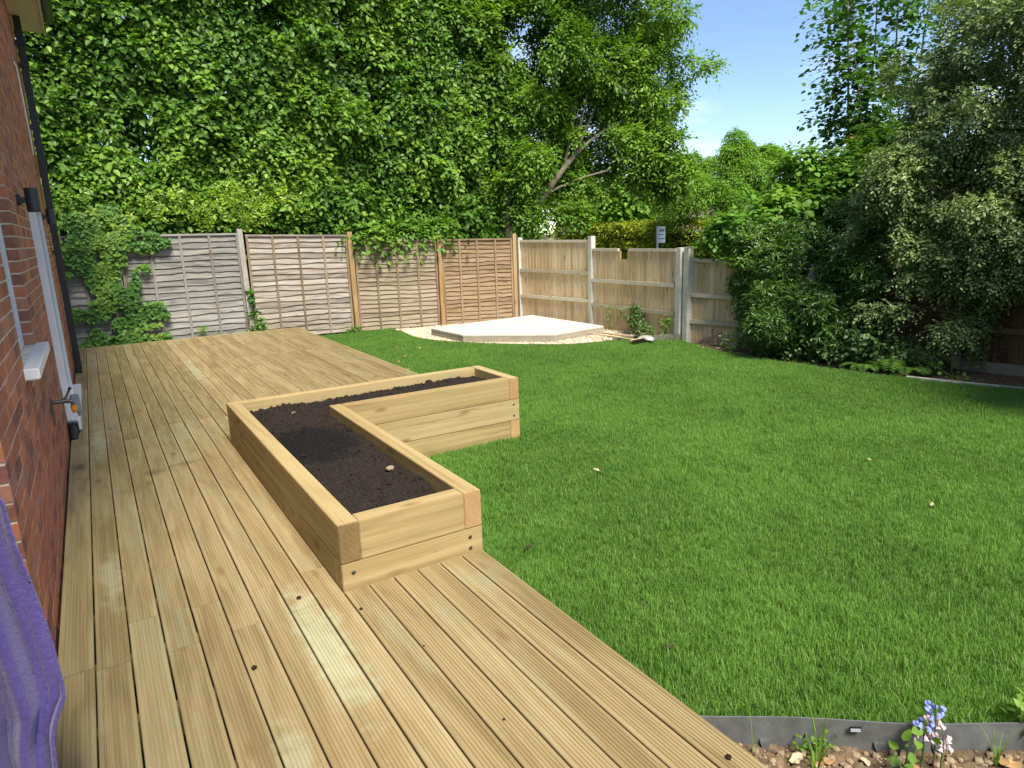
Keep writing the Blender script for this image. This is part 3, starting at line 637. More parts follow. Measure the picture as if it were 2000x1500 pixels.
# compost
st = .0085; gx = np.arange(PXA+.098, PXC-.097, st); gy = np.arange(PY0+.098, PY1-.097, st); X, Y = np.meshgrid(gx, gy); P = np.stack([X, Y, X*0], -1)
Z = .262+.07*(fbm(P, 2.2, 3, 1)-.47)+.045*(fbm(P, 13, 3, 4)-.47)+.028*(noise3(P, 33, 8)-.5)+.018*(noise3(P, 61, 3)-.5)+.013*(rng.random(X.shape)-.5)
Z += .055*np.exp(-((Y-5.45)/.2)**2)*np.clip((X-1.1)/.8, 0, 1)*np.clip((3.05-X)/.25, 0, 1)-.03*np.clip((3.35-Y)/.3, 0, 1)
Z += .03*np.clip((.99-X)/.08, 0, 1)*(noise3(P, 5, 2)-.3)
inner = [(PXA+.09, PY0+.09), (PXB-.09, PY0+.09), (PXB-.09, PYM+.09), (PXC-.09, PYM+.09), (PXC-.09, PY1-.09), (PXA+.09, PY1-.09)]
idx = np.arange(X.size).reshape(X.shape); q = np.stack([idx[:-1, :-1], idx[:-1, 1:], idx[1:, 1:], idx[1:, :-1]], -1).reshape(-1, 4)
c = np.stack([X, Y], -1).reshape(-1, 2)[q].mean(1); q = q[in_poly(c[:, 0], c[:, 1], inner)]
soil = tag(link('planter_soil', smooth(fast('planter_soil', np.stack([X, Y, Z], -1), q)), M['compost']), 'dark crumbly compost filling the timber planter', 'compost', kind='stuff')
# crumbs on the compost
def rock(seed, r=1.0, sub=1, flat=.7):
    bm = bmesh.new(); bmesh.ops.create_icosphere(bm, subdivisions=sub, radius=r); s = random.Random(seed)
    for v in bm.verts: v.co *= s.uniform(.75, 1.15); v.co.z *= flat
    me = bpy.data.meshes.new('rock'); bm.to_mesh(me); bm.free(); return me
def zsoil(x, y): return float(Z[min(max(int((y-gy[0])/st), 0), len(gy)-1), min(max(int((x-gx[0])/st), 0), len(gx)-1)])
cl = MB(); rc = [rock(s) for s in range(6)]; cnt = 0
while cnt < 420:
    x = random.uniform(gx[0]+.02, gx[-1]-.02); y = random.uniform(gy[0]+.02, gy[-1]-.02)
    if not in_poly(np.array(x), np.array(y), inner): continue
    r_ = random.choice((.005, .007, .009, .012, .016)); m_ = random.choice(rc); zz = zsoil(x, y); cl.add([(x+v.co.x*r_, y+v.co.y*r_, zz+v.co.z*r_+r_*.2) for v in m_.vertices], [tuple(p.vertices) for p in m_.polygons]); cnt += 1
tag(cl.build('soil_clods', M['clod']), 'small dark clods lying on the compost', 'clods', kind='stuff')
for (x, y, s, lb) in ((1.395, 3.72, .028, 'small tan stone on the compost near the planter inner edge'), (1.25, 5.43, .026, 'tan stone on the compost at the inside corner of the planter'), (2.55, 5.62, .034, 'dark lump of compost on the far arm of the planter')):
    o = link('stone', rock(int(x*100), s, 2, .65), M['clod' if 'dark' in lb else 'stone'], None, (x, y, zsoil(x, y)+s*.35)); smooth(o.data); tag(o, lb, 'stone')

# ------------------------------------------------------------------ grass
def instancer(name, pts, rots, scl, tone, meshes, m):
    me = bpy.data.meshes.new(name); me.vertices.add(len(pts)); me.vertices.foreach_set('co', np.asarray(pts, np.float32).ravel()); me.update()
    a = me.attributes.new('rot', 'FLOAT_VECTOR', 'POINT'); a.data.foreach_set('vector', np.asarray(rots, np.float32).ravel())
    attr(me, 'scl', scl); attr(me, 'tone', tone)
    o = link(name, me); col = bpy.data.collections.new(name+'_source')
    for i, s in enumerate(meshes):
        so = bpy.data.objects.new(name+'_tuft', s); s.materials.append(m); col.objects.link(so)
    ng = bpy.data.node_groups.new(name, 'GeometryNodeTree'); ng.interface.new_socket('Geometry', in_out='INPUT', socket_type='NodeSocketGeometry'); ng.interface.new_socket('Geometry', in_out='OUTPUT', socket_type='NodeSocketGeometry')
    N = ng.nodes; gi = N.new('NodeGroupInput'); go = N.new('NodeGroupOutput'); ci = N.new('GeometryNodeCollectionInfo'); ci.inputs['Collection'].default_value = col; ci.inputs['Separate Children'].default_value = True; ci.inputs['Reset Children'].default_value = True
    ip = N.new('GeometryNodeInstanceOnPoints'); ip.inputs['Pick Instance'].default_value = True
    ar = N.new('GeometryNodeInputNamedAttribute'); ar.data_type = 'FLOAT_VECTOR'; ar.inputs['Name'].default_value = 'rot'; asc = N.new('GeometryNodeInputNamedAttribute'); asc.data_type = 'FLOAT'; asc.inputs['Name'].default_value = 'scl'
    er = N.new('FunctionNodeEulerToRotation')
    Lk = ng.links.new; Lk(gi.outputs[0], ip.inputs['Points']); Lk(ci.outputs[0], ip.inputs['Instance']); Lk(ar.outputs['Attribute'], er.inputs[0]); Lk(er.outputs[0], ip.inputs['Rotation']); Lk(asc.outputs['Attribute'], ip.inputs['Scale']); Lk(ip.outputs[0], go.inputs[0])
    md = o.modifiers.new('scatter', 'NODES'); md.node_group = ng; return o
def tuft(nb, rad, h, wd):
    b = np.zeros((nb, 3)); a = rng.uniform(0, 6.283, nb); r = rad*np.sqrt(rng.random(nb)); b[:, 0] = r*np.cos(a); b[:, 1] = r*np.sin(a)
    la = rng.uniform(0, 6.283, nb); lean = rng.uniform(.05, .75, nb); dx = np.stack([np.cos(la), np.sin(la), la*0], -1); hh = h*rng.uniform(.55, 1.2, nb)
    sd = np.stack([-np.sin(la), np.cos(la), la*0], -1)*(wd*rng.uniform(.6, 1.1, nb))[:, None]; up = np.array([0, 0, 1.])
    mid = b+up*(hh*.55)[:, None]+dx*(hh*lean*.25)[:, None]; tip = b+up*(hh*(1-.35*lean))[:, None]+dx*(hh*lean*.85)[:, None]
    V = np.stack([b-sd*.5, b+sd*.5, mid+sd*.45, mid-sd*.45, tip+sd*.08, tip-sd*.08], 1).reshape(-1, 3)
    F = ((np.arange(nb)*6)[:, None, None]+np.array([[0, 1, 2, 3], [3, 2, 4, 5]])[None]).reshape(-1, 4)
    me = fast('tuft', V, F); attr(me, 'rnd', np.repeat(rng.random(nb)**1.3, 6)); return me
lx = [p[0] for p in lawn_poly]; ly = [p[1] for p in lawn_poly]; ncand = 230000
gx_ = rng.uniform(min(lx), max(lx), ncand); gy_ = rng.uniform(min(ly), max(ly), ncand)
keep = in_poly(gx_, gy_, lawn_poly); gx_, gy_ = gx_[keep], gy_[keep]
pp = np.stack([gx_, gy_, gx_*0], -1); gn = fbm(pp, 1.6, 3, 21); dist = np.hypot(gx_, gy_)
vis_ = np.array([-60 < project((x, y, LAWN_Z))[0] < 2500 for x, y in zip(gx_, gy_)]); keep = vis_ | (rng.random(len(gx_)) < .35)
pp, gn, dist = pp[keep], gn[keep], dist[keep]; pp[:, 2] = LAWN_Z-.003
nG = len(pp); rots = np.stack([rng.normal(0, .12, nG), rng.normal(0, .12, nG), rng.uniform(0, 6.283, nG)], -1)
grass = instancer('grass', pp, rots, (.75+.55*gn)*rng.uniform(.8, 1.2, nG), gn, [tuft(24, .028, .042, .0026) for _ in range(9)]+[tuft(14, .03, .07, .0032), tuft(20, .03, .03, .003)], M['grass'])
tag(grass, 'short bright green grass of the lawn', 'grass', kind='stuff')
# gravel
ncand = 26000; gx_ = rng.uniform(4.9, 8.4, ncand); gy_ = rng.uniform(7.9, 13.1, ncand); slab_poly = [(5.38, 11.62), (5.43, 10.42), (6.66, 9.36), (7.9, 9.54), (7.88, 11.88)]
keep = in_poly(gx_, gy_, gpoly) & ~in_poly(gx_, gy_, slab_poly); gx_, gy_ = gx_[keep], gy_[keep]; n_ = len(gx_)
gm = [rock(100+i, 1, 1, .7) for i in range(8)]
tag(instancer('gravel', np.stack([gx_, gy_, -.246+.012*rng.random(n_)], -1), rng.uniform(0, 6.283, (n_, 3)), rng.uniform(.008, .017, n_), rng.random(n_), gm, M['gravel']), 'buff gravel around the pale concrete base', 'gravel', kind='stuff')

# ------------------------------------------------------------------ slab
base = empty('concrete_base', (6.6, 10.6, -.25), 'pale five-sided concrete base in gravel in the fence corner', 'base')
bm = bmesh.new(); f = bm.faces.new([bm.verts.new((x-6.6, y-10.6, .148)) for x, y in slab_poly]); r = bmesh.ops.extrude_face_region(bm, geom=[f]); bmesh.ops.translate(bm, vec=(0, 0, -.035), verts=[v for v in r['geom'] if isinstance(v, bmesh.types.BMVert)])
bmesh.ops.recalc_face_normals(bm, faces=bm.faces); bmesh.ops.bevel(bm, geom=list(bm.edges), offset=.006, segments=2, affect='EDGES'); me = bpy.data.meshes.new('top_screed'); bm.to_mesh(me); bm.free(); link('top_screed', me, M['slab'], base)
cxm, cym = 6.6, 10.6
for n_, (s_, z0, z1) in enumerate(((.996, .05, .1125), (1.0, -.03, .0495))):
    bm = bmesh.new(); f = bm.faces.new([bm.verts.new(((x-cxm)*s_, (y-cym)*s_, z1)) for x, y in slab_poly]); r = bmesh.ops.extrude_face_region(bm, geom=[f]); bmesh.ops.translate(bm, vec=(0, 0, z0-z1), verts=[v for v in r['geom'] if isinstance(v, bmesh.types.BMVert)])
    bmesh.ops.recalc_face_normals(bm, faces=bm.faces); me = bpy.data.meshes.new('slab_layer'); bm.to_mesh(me); bm.free(); link('slab_layer', me, M['slab_side'], base)
# grey timber edging between gravel and lawn on the right, and thin metal strip along the curve
te = MB(); p0, p1 = Vector((7.4, 8.71, 0)), Vector((8.28, 7.98, 0)); d_ = (p1-p0).normalized(); nn = Vector((-d_.y, d_.x, 0))*.012
te.add([p0-nn+Vector((0, 0, -.3)), p1-nn+Vector((0, 0, -.3)), p1+nn+Vector((0, 0, -.3)), p0+nn+Vector((0, 0, -.3)), p0-nn+Vector((0, 0, -.16)), p1-nn+Vector((0, 0, -.12)), p1+nn+Vector((0, 0, -.12)), p0+nn+Vector((0, 0, -.16))], [(0, 3, 2, 1), (4, 5, 6, 7), (0, 1, 5, 4), (1, 2, 6, 5), (2, 3, 7, 6), (3, 0, 4, 7)])
tag(te.build('timber_edging', M['timber_edge']), 'grey edging board between the gravel and the lawn near the double post', 'edging')
def strip(name, P, z0, z1, th, m, label):
    mb = MB(); P = [Vector((p[0], p[1], 0)) for p in P]; V = []
    for i, p in enumerate(P):
        t = (P[min(i+1, len(P)-1)]-P[max(0, i-1)]).normalized(); n = Vector((-t.y, t.x, 0))*th/2
        V += [p-n+Vector((0, 0, z0)), p+n+Vector((0, 0, z0)), p+n+Vector((0, 0, z1)), p-n+Vector((0, 0, z1))]
    F = [tuple(4*i+a for a in (k, (k+1) % 4))+tuple(4*(i+1)+a for a in ((k+1) % 4, k)) for i in range(len(P)-1) for k in range(4)]+[(0, 1, 2, 3), tuple(4*(len(P)-1)+k for k in (3, 2, 1, 0))]
    mb.add(V, F); return tag(mb.build(name, m), label, 'edging')
strip('gravel_edging', grav_edge, -.32, -.213, .006, M['edging'], 'thin dark edging strip curving between gravel and lawn')
strip('concrete_kerb', [(8.2, 4.22), (8.32, 3.78), (8.58, 3.02), (8.45, 1.6)], -.32, -.205, .045, M['conc_post'], 'pale concrete kerb between the lawn and the shaded bed')
# near plastic lawn edging with slots and teeth
ed = empty('lawn_edging', (1.62, 1.64, 0), 'grey plastic lawn edging strip along the near end of the lawn', 'edging')
ea, eb = Vector((1.6, 1.648, 0)), Vector((4.4, -.43, 0)); ev_ = (eb-ea).normalized(); en = Vector((ev_.y, -ev_.x, 0))
if en.y > 0: en = -en
L_e = (eb-ea).length; mb = MB(); V = []; ns = 40
for i in range(ns+1):
    p = ea+ev_*(L_e*i/ns)+en*(.006*math.sin(i*.7)-.0)-Vector((1.62, 1.64, 0))
    for (o_, z) in ((0, -.37), (-.006, -.37), (-.006, -.187), (0, -.187)): V.append(p-en*(-o_)+Vector((0, 0, z+.004*math.sin(i*.45))))
mb.add(V, [tuple(4*i+a for a in (k, (k+1) % 4))+tuple(4*(i+1)+a for a in ((k+1) % 4, k)) for i in range(ns) for k in range(4)]+[(0, 1, 2, 3), tuple(4*ns+k for k in (3, 2, 1, 0))])
mb.build('strip', M['edging'], ed)
for i in range(13):
    p = ea+ev_*(.22+i*.21)+en*.008-Vector((1.62, 1.64, 0)); w_ = .02
    a, b_ = p-ev_*w_, p+ev_*w_
    MB().add([a+Vector((0, 0, -.268)), b_+Vector((0, 0, -.268)), b_+en*.003+Vector((0, 0, -.283)), a+en*.003+Vector((0, 0, -.283)), a*.5+b_*.5-ev_*.008+en*.006+Vector((0, 0, -.32)), a*.5+b_*.5+ev_*.008+en*.006+Vector((0, 0, -.32))], [(0, 1, 2, 3), (3, 2, 5, 4), (0, 3, 4), (1, 5, 2), (0, 4, 5, 1)]).build('tooth', M['edging'], ed)
p = ea+ev_*.755+en*.009-Vector((1.62, 1.64, 0))
sl = MB(); q0, q1 = p-ev_*.022, p+ev_*.022
sl.add([q0+Vector((0, 0, -.222)), q1+Vector((0, 0, -.222)), q1+Vector((0, 0, -.205)), q0+Vector((0, 0, -.205))]+[v+en*.004 for v in (q0+Vector((0, 0, -.222)), q1+Vector((0, 0, -.222)), q1+Vector((0, 0, -.205)), q0+Vector((0, 0, -.205)))], [(0, 1, 2, 3), (4, 7, 6, 5), (0, 4, 5, 1), (1, 5, 6, 2), (2, 6, 7, 3), (3, 7, 4, 0)]); slo = sl.build('slot', M['black'], ed)
q0, q1 = p-ev_*.018+en*.0055, p+ev_*.018+en*.0055
MB().add([q0+Vector((0, 0, -.22)), q1+Vector((0, 0, -.22)), q1+Vector((0, 0, -.21)), q0+Vector((0, 0, -.21)), q0+en*.004+Vector((0, 0, -.221)), q1+en*.004+Vector((0, 0, -.221))], [(0, 1, 2, 3), (0, 4, 5, 1), (4, 3, 2, 5), (0, 3, 4), (1, 5, 2)]).build('clip_tongue', M['galv'], slo)

# ------------------------------------------------------------------ back fence (wavy edge lap)
def local_frame(ax, ay, bx, by):
    ang = math.atan2(by-ay, bx-ax); return ang, math.hypot(bx-ax, by-ay)
def waney(ax, ay, bx, by, zb, zta, ztb, nsl, slat_m, bat_m, label, battens=3, seed=0, shear=0):
    ang, ln = local_frame(ax, ay, bx, by); t = empty('wavy_lap_fence', (ax, ay, zb), label, 'fence', 'wavy lap fence panels along the back', ang); rs = random.Random(seed)
    H0, H1 = zta-zb, ztb-zb; ns = 16
    for k in range(nsl):
        def zrow(x, f): return (H0+(H1-H0)*x/ln-.03)*f
        V = []; ph = [rs.uniform(0, 6.28) for _ in range(4)]; am = [rs.uniform(.004, .015), rs.uniform(.003, .009), rs.uniform(.001, .005)]; kn = rs.uniform(.1, .9)*ln
        for i in range(ns+1):
            x = .03+(ln-.06)*i/ns
            wv = am[0]*math.sin(x*3.1+ph[0])+am[1]*math.sin(x*7.7+ph[1])+am[2]*math.sin(x*17+ph[2])-.012*math.exp(-((x-kn)/.05)**2)*(rs.random() < .9)
            zl = max(.005, zrow(x, k/nsl)+wv); zu = zrow(x, (k+1)/nsl)+.022
            V += [(x, -.026, zl), (x, -.002, zu), (x, -.012, zl+.001)]
        F = []
        for i in range(ns):
            a, b_ = 3*i, 3*(i+1); F += [(a, b_, b_+1, a+1), (a+2, b_+2, b_, a), (a+1, b_+1, b_+2, a+2)]
        o = link('slat', pyd('slat', V, F), slat_m, t)
    xs_ = [.02]+[ln*(j+1)/(battens+1) for j in range(battens)]+[ln-.02]
    for j, x in enumerate(xs_):
        w_ = .02; top = H0+(H1-H0)*x/ln-.03
        MB().box(-w_, w_, -.042, -.024, -top/2, top/2).build('batten', bat_m, t, .002, (x+rs.uniform(-.01, .01), 0, top/2), (0, rs.uniform(-.004, .004), 0))
    sl = math.atan2(H1-H0, ln)
    MB().box(-ln/2, ln/2, -.044, .012, -.018, .018).build('top_rail', slat_m, t, .003, (ln/2, 0, (H0+H1)/2-.012), (0, -sl, 0))
    return t
def post(x, y, z0, z1, m, label, w_=.075, d_=.075, tilt=(0, 0), top=True, cat='fence post', group='fence posts'):
    t = empty('fence_post', (x, y, z0), label, cat, group); t.rotation_euler = (tilt[0], tilt[1], 0); h = z1-z0
    mb = MB().box(-w_/2, w_/2, -d_/2, d_/2, -h/2, h/2); o = mb.build('shaft', m, t, .006, (0, 0, h/2))
    return t
FA = [(-1.45, 13.27), (.43, 13.23), (2.45, 13.19), (4.43, 13.06), (6.19, 12.77), (7.83, 12.48)]
waney(FA[0][0]+.05, FA[0][1], FA[1][0]-.05, FA[1][1], -.18, 1.8, 1.8, 18, M['waney_grey'], M['batten_grey'], 'grey wavy lap panel mostly hidden by ivy behind the downpipe', seed=1)
waney(FA[1][0]+.05, FA[1][1], FA[2][0]-.06, FA[2][1], -.16, 1.79, 1.77, 18, M['waney_grey'], M['batten_grey'], 'silver grey weathered wavy lap panel between the ivy and the concrete post', seed=2)
waney(FA[2][0]+.06, FA[2][1]-.01, FA[3][0]-.06, FA[3][1], -.2, 1.74, 1.68, 19, M['waney_pale'], M['batten_brown'], 'pale pinkish wavy lap panel with brown battens beside the decking end', seed=3)
waney(FA[3][0]+.06, FA[3][1], FA[4][0]-.05, FA[4][1], -.22, 1.6, 1.52, 20, M['waney_tan'], M['batten_brown'], 'tan wavy lap panel under overhanging leaves behind the lawn', seed=4)
waney(FA[4][0]+.06, FA[4][1], FA[5][0]-.05, FA[5][1], -.24, 1.53, 1.5, 20, M['waney_brown'], M['batten_brown'], 'brown wavy lap panel nearest the fence corner behind the concrete base', seed=5)
post(FA[1][0], FA[1][1], -.35, 1.82, M['conc_grey'], 'grey concrete post hidden behind the ivy')
post(FA[2][0], FA[2][1]-.015, -.35, 1.85, M['conc_grey'], 'grey concrete post beside the silver grey panel', .09, .1, (0, -.012))
post(FA[3][0], FA[3][1]-.02, -.35, 1.74, M['post_brown'], 'brown timber post between pale and tan wavy lap panels', .095, .095, (0, -.01))
post(FA[4][0], FA[4][1]-.02, -.35, 1.6, M['post_brown'], 'brown timber post between tan and brown wavy lap panels', .085, .085)
post(FA[5][0], FA[5][1]-.02, -.35, 1.6, M['post_brown'], 'brown timber post where the wavy lap fence meets the corner', .085, .085)
# ------------------------------------------------------------------ right fence (upright featheredge)
def feather(ax, ay, bx, by, zb, zta, ztb, label, rails=(.02, .33, .66), notch=None, bw=.098, seed=0, group='upright board fence panels along the side', dark=False):
    """boards stand along the line a-b, garden side on the left of a->b"""
    ang, ln = local_frame(ax, ay, bx, by); t = empty('board_fence', (ax, ay, zb), label, 'fence', group, ang); rs = random.Random(seed); n = int(round(ln/bw)); pit = ln/n
    H = lambda x: zta-zb+(ztb-zta)*x/ln
    for k in range(n):
        x0 = k*pit; x1 = x0+pit+.018; cx = x0+pit/2; h = H(cx)-.03
        if notch and notch[0] < cx < notch[1]: h = notch[2]-zb
        h += rs.uniform(-.004, .004)
        V = [(x0, .004, 0), (x1, .009, 0), (x1, .014, 0), (x0, .022, 0)]; V = [(x-cx, y, z) for z in (-h/2, h/2) for x, y, _ in V]
        o = MB().add(V, [(0, 3, 2, 1), (4, 5, 6, 7), (0, 1, 5, 4), (1, 2, 6, 5), (2, 3, 7, 6), (3, 0, 4, 7)]).build('board', M['feather_shaded' if dark else 'feather'], t, 0, (cx, rs.uniform(-.001, .001), h/2))
    for f in rails:
        z = .02+f*(H(ln/2)-.05); sl = math.atan2((ztb-zta)*f, ln)
        mb = MB().box(.03-.02, .045, -ln/2, ln/2, -.035, .035); o = mb.build('rail', M['rail_shaded' if dark else 'rail'], t, .004, (ln/2, .01, z), (0, -sl, math.pi/2)); 
        o.rotation_euler = (0, 0, 0); o.data.transform(Matrix.Rotation(math.pi/2, 4, 'Z')); o.data.transform(Matrix.Translation((0, .05, 0))); o.rotation_euler = (0, -sl, 0); o.location = (ln/2, .0-.03, z)
    segs = [(0, ln)] if not notch else [(0, notch[0]), (notch[1], ln)]
    sl = math.atan2(ztb-zta, ln)
    for a, b_ in segs:
        MB().box(-(b_-a)/2, (b_-a)/2, -.004, .052, -.03, .022).build('top_rail', M['rail_shaded' if dark else 'rail'], t, .004, ((a+b_)/2, 0, H((a+b_)/2)-.012), (0, -sl, 0))
    return t
RC = [(8.12, 12.46), (8.28, 10.38), (8.31, 8.08)]
# garden side is towards -x: run the panels with decreasing x offset, from near to far
feather(8.29, 10.3+.06, 7.99, 12.4, -.26, 1.43, 1.45, 'upright board fence panel in the corner beside the pale concrete base', rails=(.02, .31, .64), seed=1)
feather(8.31, 8.14, 8.28, 10.3, -.26, 1.27, 1.27, 'upright board fence panel with a square notch cut in its top', rails=(.30, .62), notch=(1.14, 1.42, 1.09), seed=2)
feather(8.93, 6.12, 8.38, 7.86, -.3, 1.0, 1.12, 'lower upright board panel between the double post and the dark shrub', rails=(.28, .6), seed=3)
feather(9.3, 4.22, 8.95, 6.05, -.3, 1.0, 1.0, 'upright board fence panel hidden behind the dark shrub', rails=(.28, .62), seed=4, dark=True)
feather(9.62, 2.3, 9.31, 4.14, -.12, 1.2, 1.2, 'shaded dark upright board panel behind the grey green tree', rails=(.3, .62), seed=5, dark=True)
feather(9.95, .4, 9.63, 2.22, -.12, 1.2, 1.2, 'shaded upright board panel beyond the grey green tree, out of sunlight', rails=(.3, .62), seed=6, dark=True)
gb = MB().box(-.03, .03, -.95, .95, -.14, .14); tag(gb.build('gravel_board', M['timber_edge'], None, .004, (9.44, 3.2, -.26), (0, 0, math.atan2(.31, 1.84))), 'concrete gravel board under the shaded fence panel', 'gravel board')  # dark grey colour carries the canopy shade painted on this concrete board
post(7.965, 12.45, -.35, 1.51, M['conc_post'], 'pale concrete post in the corner between both fences', .1, .1)
post(8.27, 10.35, -.35, 1.51, M['conc_post'], 'pale concrete post between the corner panel and the notched panel', .11, .11)
post(8.29, 8.05, -.35, 1.3, M['conc_post'], 'pale concrete post at the end of the notched panel', .11, .11)
post(8.32, 7.9, -.35, 1.31, M['conc_post'], 'pale concrete post doubled beside the lower panel', .12, .11)
post(8.94, 6.08, -.35, 1.05, M['conc_post'], 'concrete post behind the dark shrub', .1, .1)
post(9.3, 4.18, -.35, 1.25, M['conc_grey'], 'shaded concrete post beside the grey green tree', .1, .1)
post(9.62, 2.26, -.35, 1.25, M['conc_grey'], 'shaded concrete post past the kerb', .1, .1)

# ------------------------------------------------------------------ road side: bus stop sign, hedge, houses
bs = empty('bus_stop_sign', (13.02, 13.5, -1.02), 'pale blue bus stop flag on a grey pole behind the notched fence panel', 'sign')
MB().tube([(0, 0, 0), (0, 0, 2.66)], .032, 12).build('pole', M['galv'], bs)
fl = empty('flag', (0, 0, 0)); fl.parent = bs; fl.rotation_euler = (0, 0, R(-46))
MB().box(.0, .205, -.012, .012, 2.24, 2.665).build('plate', M['signwhite'], fl, .004); MB().box(-.036, .004, -.02, .02, 2.26, 2.665).build('clamp', M['galv'], fl, .003)
for (a, b_, c_, d_, mm) in ((.05, .185, 2.545, 2.605, 'signblue'), (.05, .185, 2.535, 2.545, 'signdark'), (.035, .065, 2.44, 2.475, 'signdark'), (.07, .185, 2.445, 2.452, 'signdark'), (.07, .185, 2.462, 2.469, 'signblue'), (.035, .19, 2.33, 2.365, 'signblue'), (.06, .16, 2.275, 2.285, 'signblue')):
    MB().box(a, b_, -.0155, -.0125, c_, d_).build('print', M[mm], fl)
def hedge_leaves(name, x0, x1, y0, y1, z0, z1, n, L, W, seed):
    """leaves over the faces of a clipped block"""
    A_ = np.array([(y1-y0)*(z1-z0), (x1-x0)*(y1-y0)*.8, (x1-x0)*(z1-z0)]); k = rng.choice(3, n, p=A_/A_.sum()); u = rng.random((n, 3)); P = np.stack([x0+u[:, 0]*(x1-x0), y0+u[:, 1]*(y1-y0), z0+u[:, 2]*(z1-z0)], -1); Nn = np.zeros((n, 3))
    P[k == 0, 0] = x0; Nn[k == 0, 0] = -1; P[k == 1, 2] = z1; Nn[k == 1, 2] = 1; P[k == 2, 1] = y0; Nn[k == 2, 1] = -1
    P += Nn*((fbm(P, 1.3, 3, seed)[:, None]-.5)*.25-.12*rng.random((n, 1))**2); D = Nn+rng.normal(0, .6, P.shape); D[:, 2] += .35; U = Nn*.6+np.array([0, 0, .8])+rng.normal(0, .3, P.shape)
    B, A, N, LL, WW, b = spray_leaves(P, D, U, 4, L*1.6, L, W, bias=np.clip((noise3(P, .8, seed)-.5)*1.5+.5, 0, 1)); return leaf_mesh(name, B, A, N, LL, WW, bias=b)
hg = empty('clipped_hedge', (17.8, 15, -1.1), 'clipped golden green yew hedge across the road behind the bus stop', 'hedge')
link('foliage', hedge_leaves('foliage', 17.1, 18.6, 4, 24, -1.1, 1.72, 15000, .13, .07, 5), M['yew'], hg, (-17.8, -15, 1.1)); MB().box(-.35, .6, -10.8, 8.9, 0, 2.5).build('inner_branches', M['bark_dark'], hg)
def farhouse(name, c, ang, hw, dep, z0, ze, zr, rm, label, rows, hip=0):
    t = empty(name, (c[0], c[1], z0), label, 'house', None, ang); MB().box(-hw+.3, hw-.3, .3, dep-.3, 0, ze-z0+.05).build('wall', M['render'], t)
    rt = empty('roof', (0, 0, 0)); rt.parent = t
    for side in (0, 1):
        for k in range(rows):
            f0, f1 = k/rows, (k+1)/rows+.015; y0 = f0*dep/2; y1 = min(f1, 1)*dep/2; za = ze-z0+(zr-ze)*f0; zb = ze-z0+(zr-ze)*min(f1, 1); l0 = hw-hip*f0; l1 = hw-hip*f1
            if side: y0, y1 = dep-y0, dep-y1
            V = [(-l0, y0, za+.045), (l0, y0, za+.045), (l1, y1, zb+.01), (-l1, y1, zb+.01)]; V += [(x, y, z-.05) for x, y, z in V]
            MB().add(V, [(0, 1, 2, 3), (7, 6, 5, 4), (0, 4, 5, 1), (2, 6, 7, 3), (0, 3, 7, 4), (1, 5, 6, 2)]).build('tile_course', rm, rt)
    return t
hA = farhouse('tiled_house', (21.5, 20.2), R(-44), 6.2, 8.5, -.8, 1.0, 3.45, M['roofhouse'], 'house with brown tiled roof beyond the hedge', 26, 1.0)
for xx in (-4, -1.2, 1.8, 4.4):
    f = MB().box(xx, xx+1.2, .2, .29, .8, 1.9).build('window', M['upvc'], hA); MB().box(xx+.08, xx+1.12, .18, .199, .88, 1.82).build('pane', M['glass'], f)
hB = farhouse('chimney_house', (32.2, 19.3), R(-58), 4.6, 7, -.8, 1.8, 4.9, M['roofred'], 'house with red tiled roof and brick chimney behind the tall lime', 22, 2.4)
MB().box(-.9, .1, 2.6, 3.4, 4.2, 7.3).build('chimney', M['brick'], hB); MB().box(-.97, .17, 2.55, 3.45, 7.3, 7.42).build('chimney_cap', M['conc_grey'], hB)
for xx in (-3.5, .5):
    f = MB().box(xx, xx+1.2, .2, .29, .9, 2.1).build('window', M['upvc'], hB); MB().box(xx+.08, xx+1.12, .18, .199, .98, 2.02).build('pane', M['glass'], f)

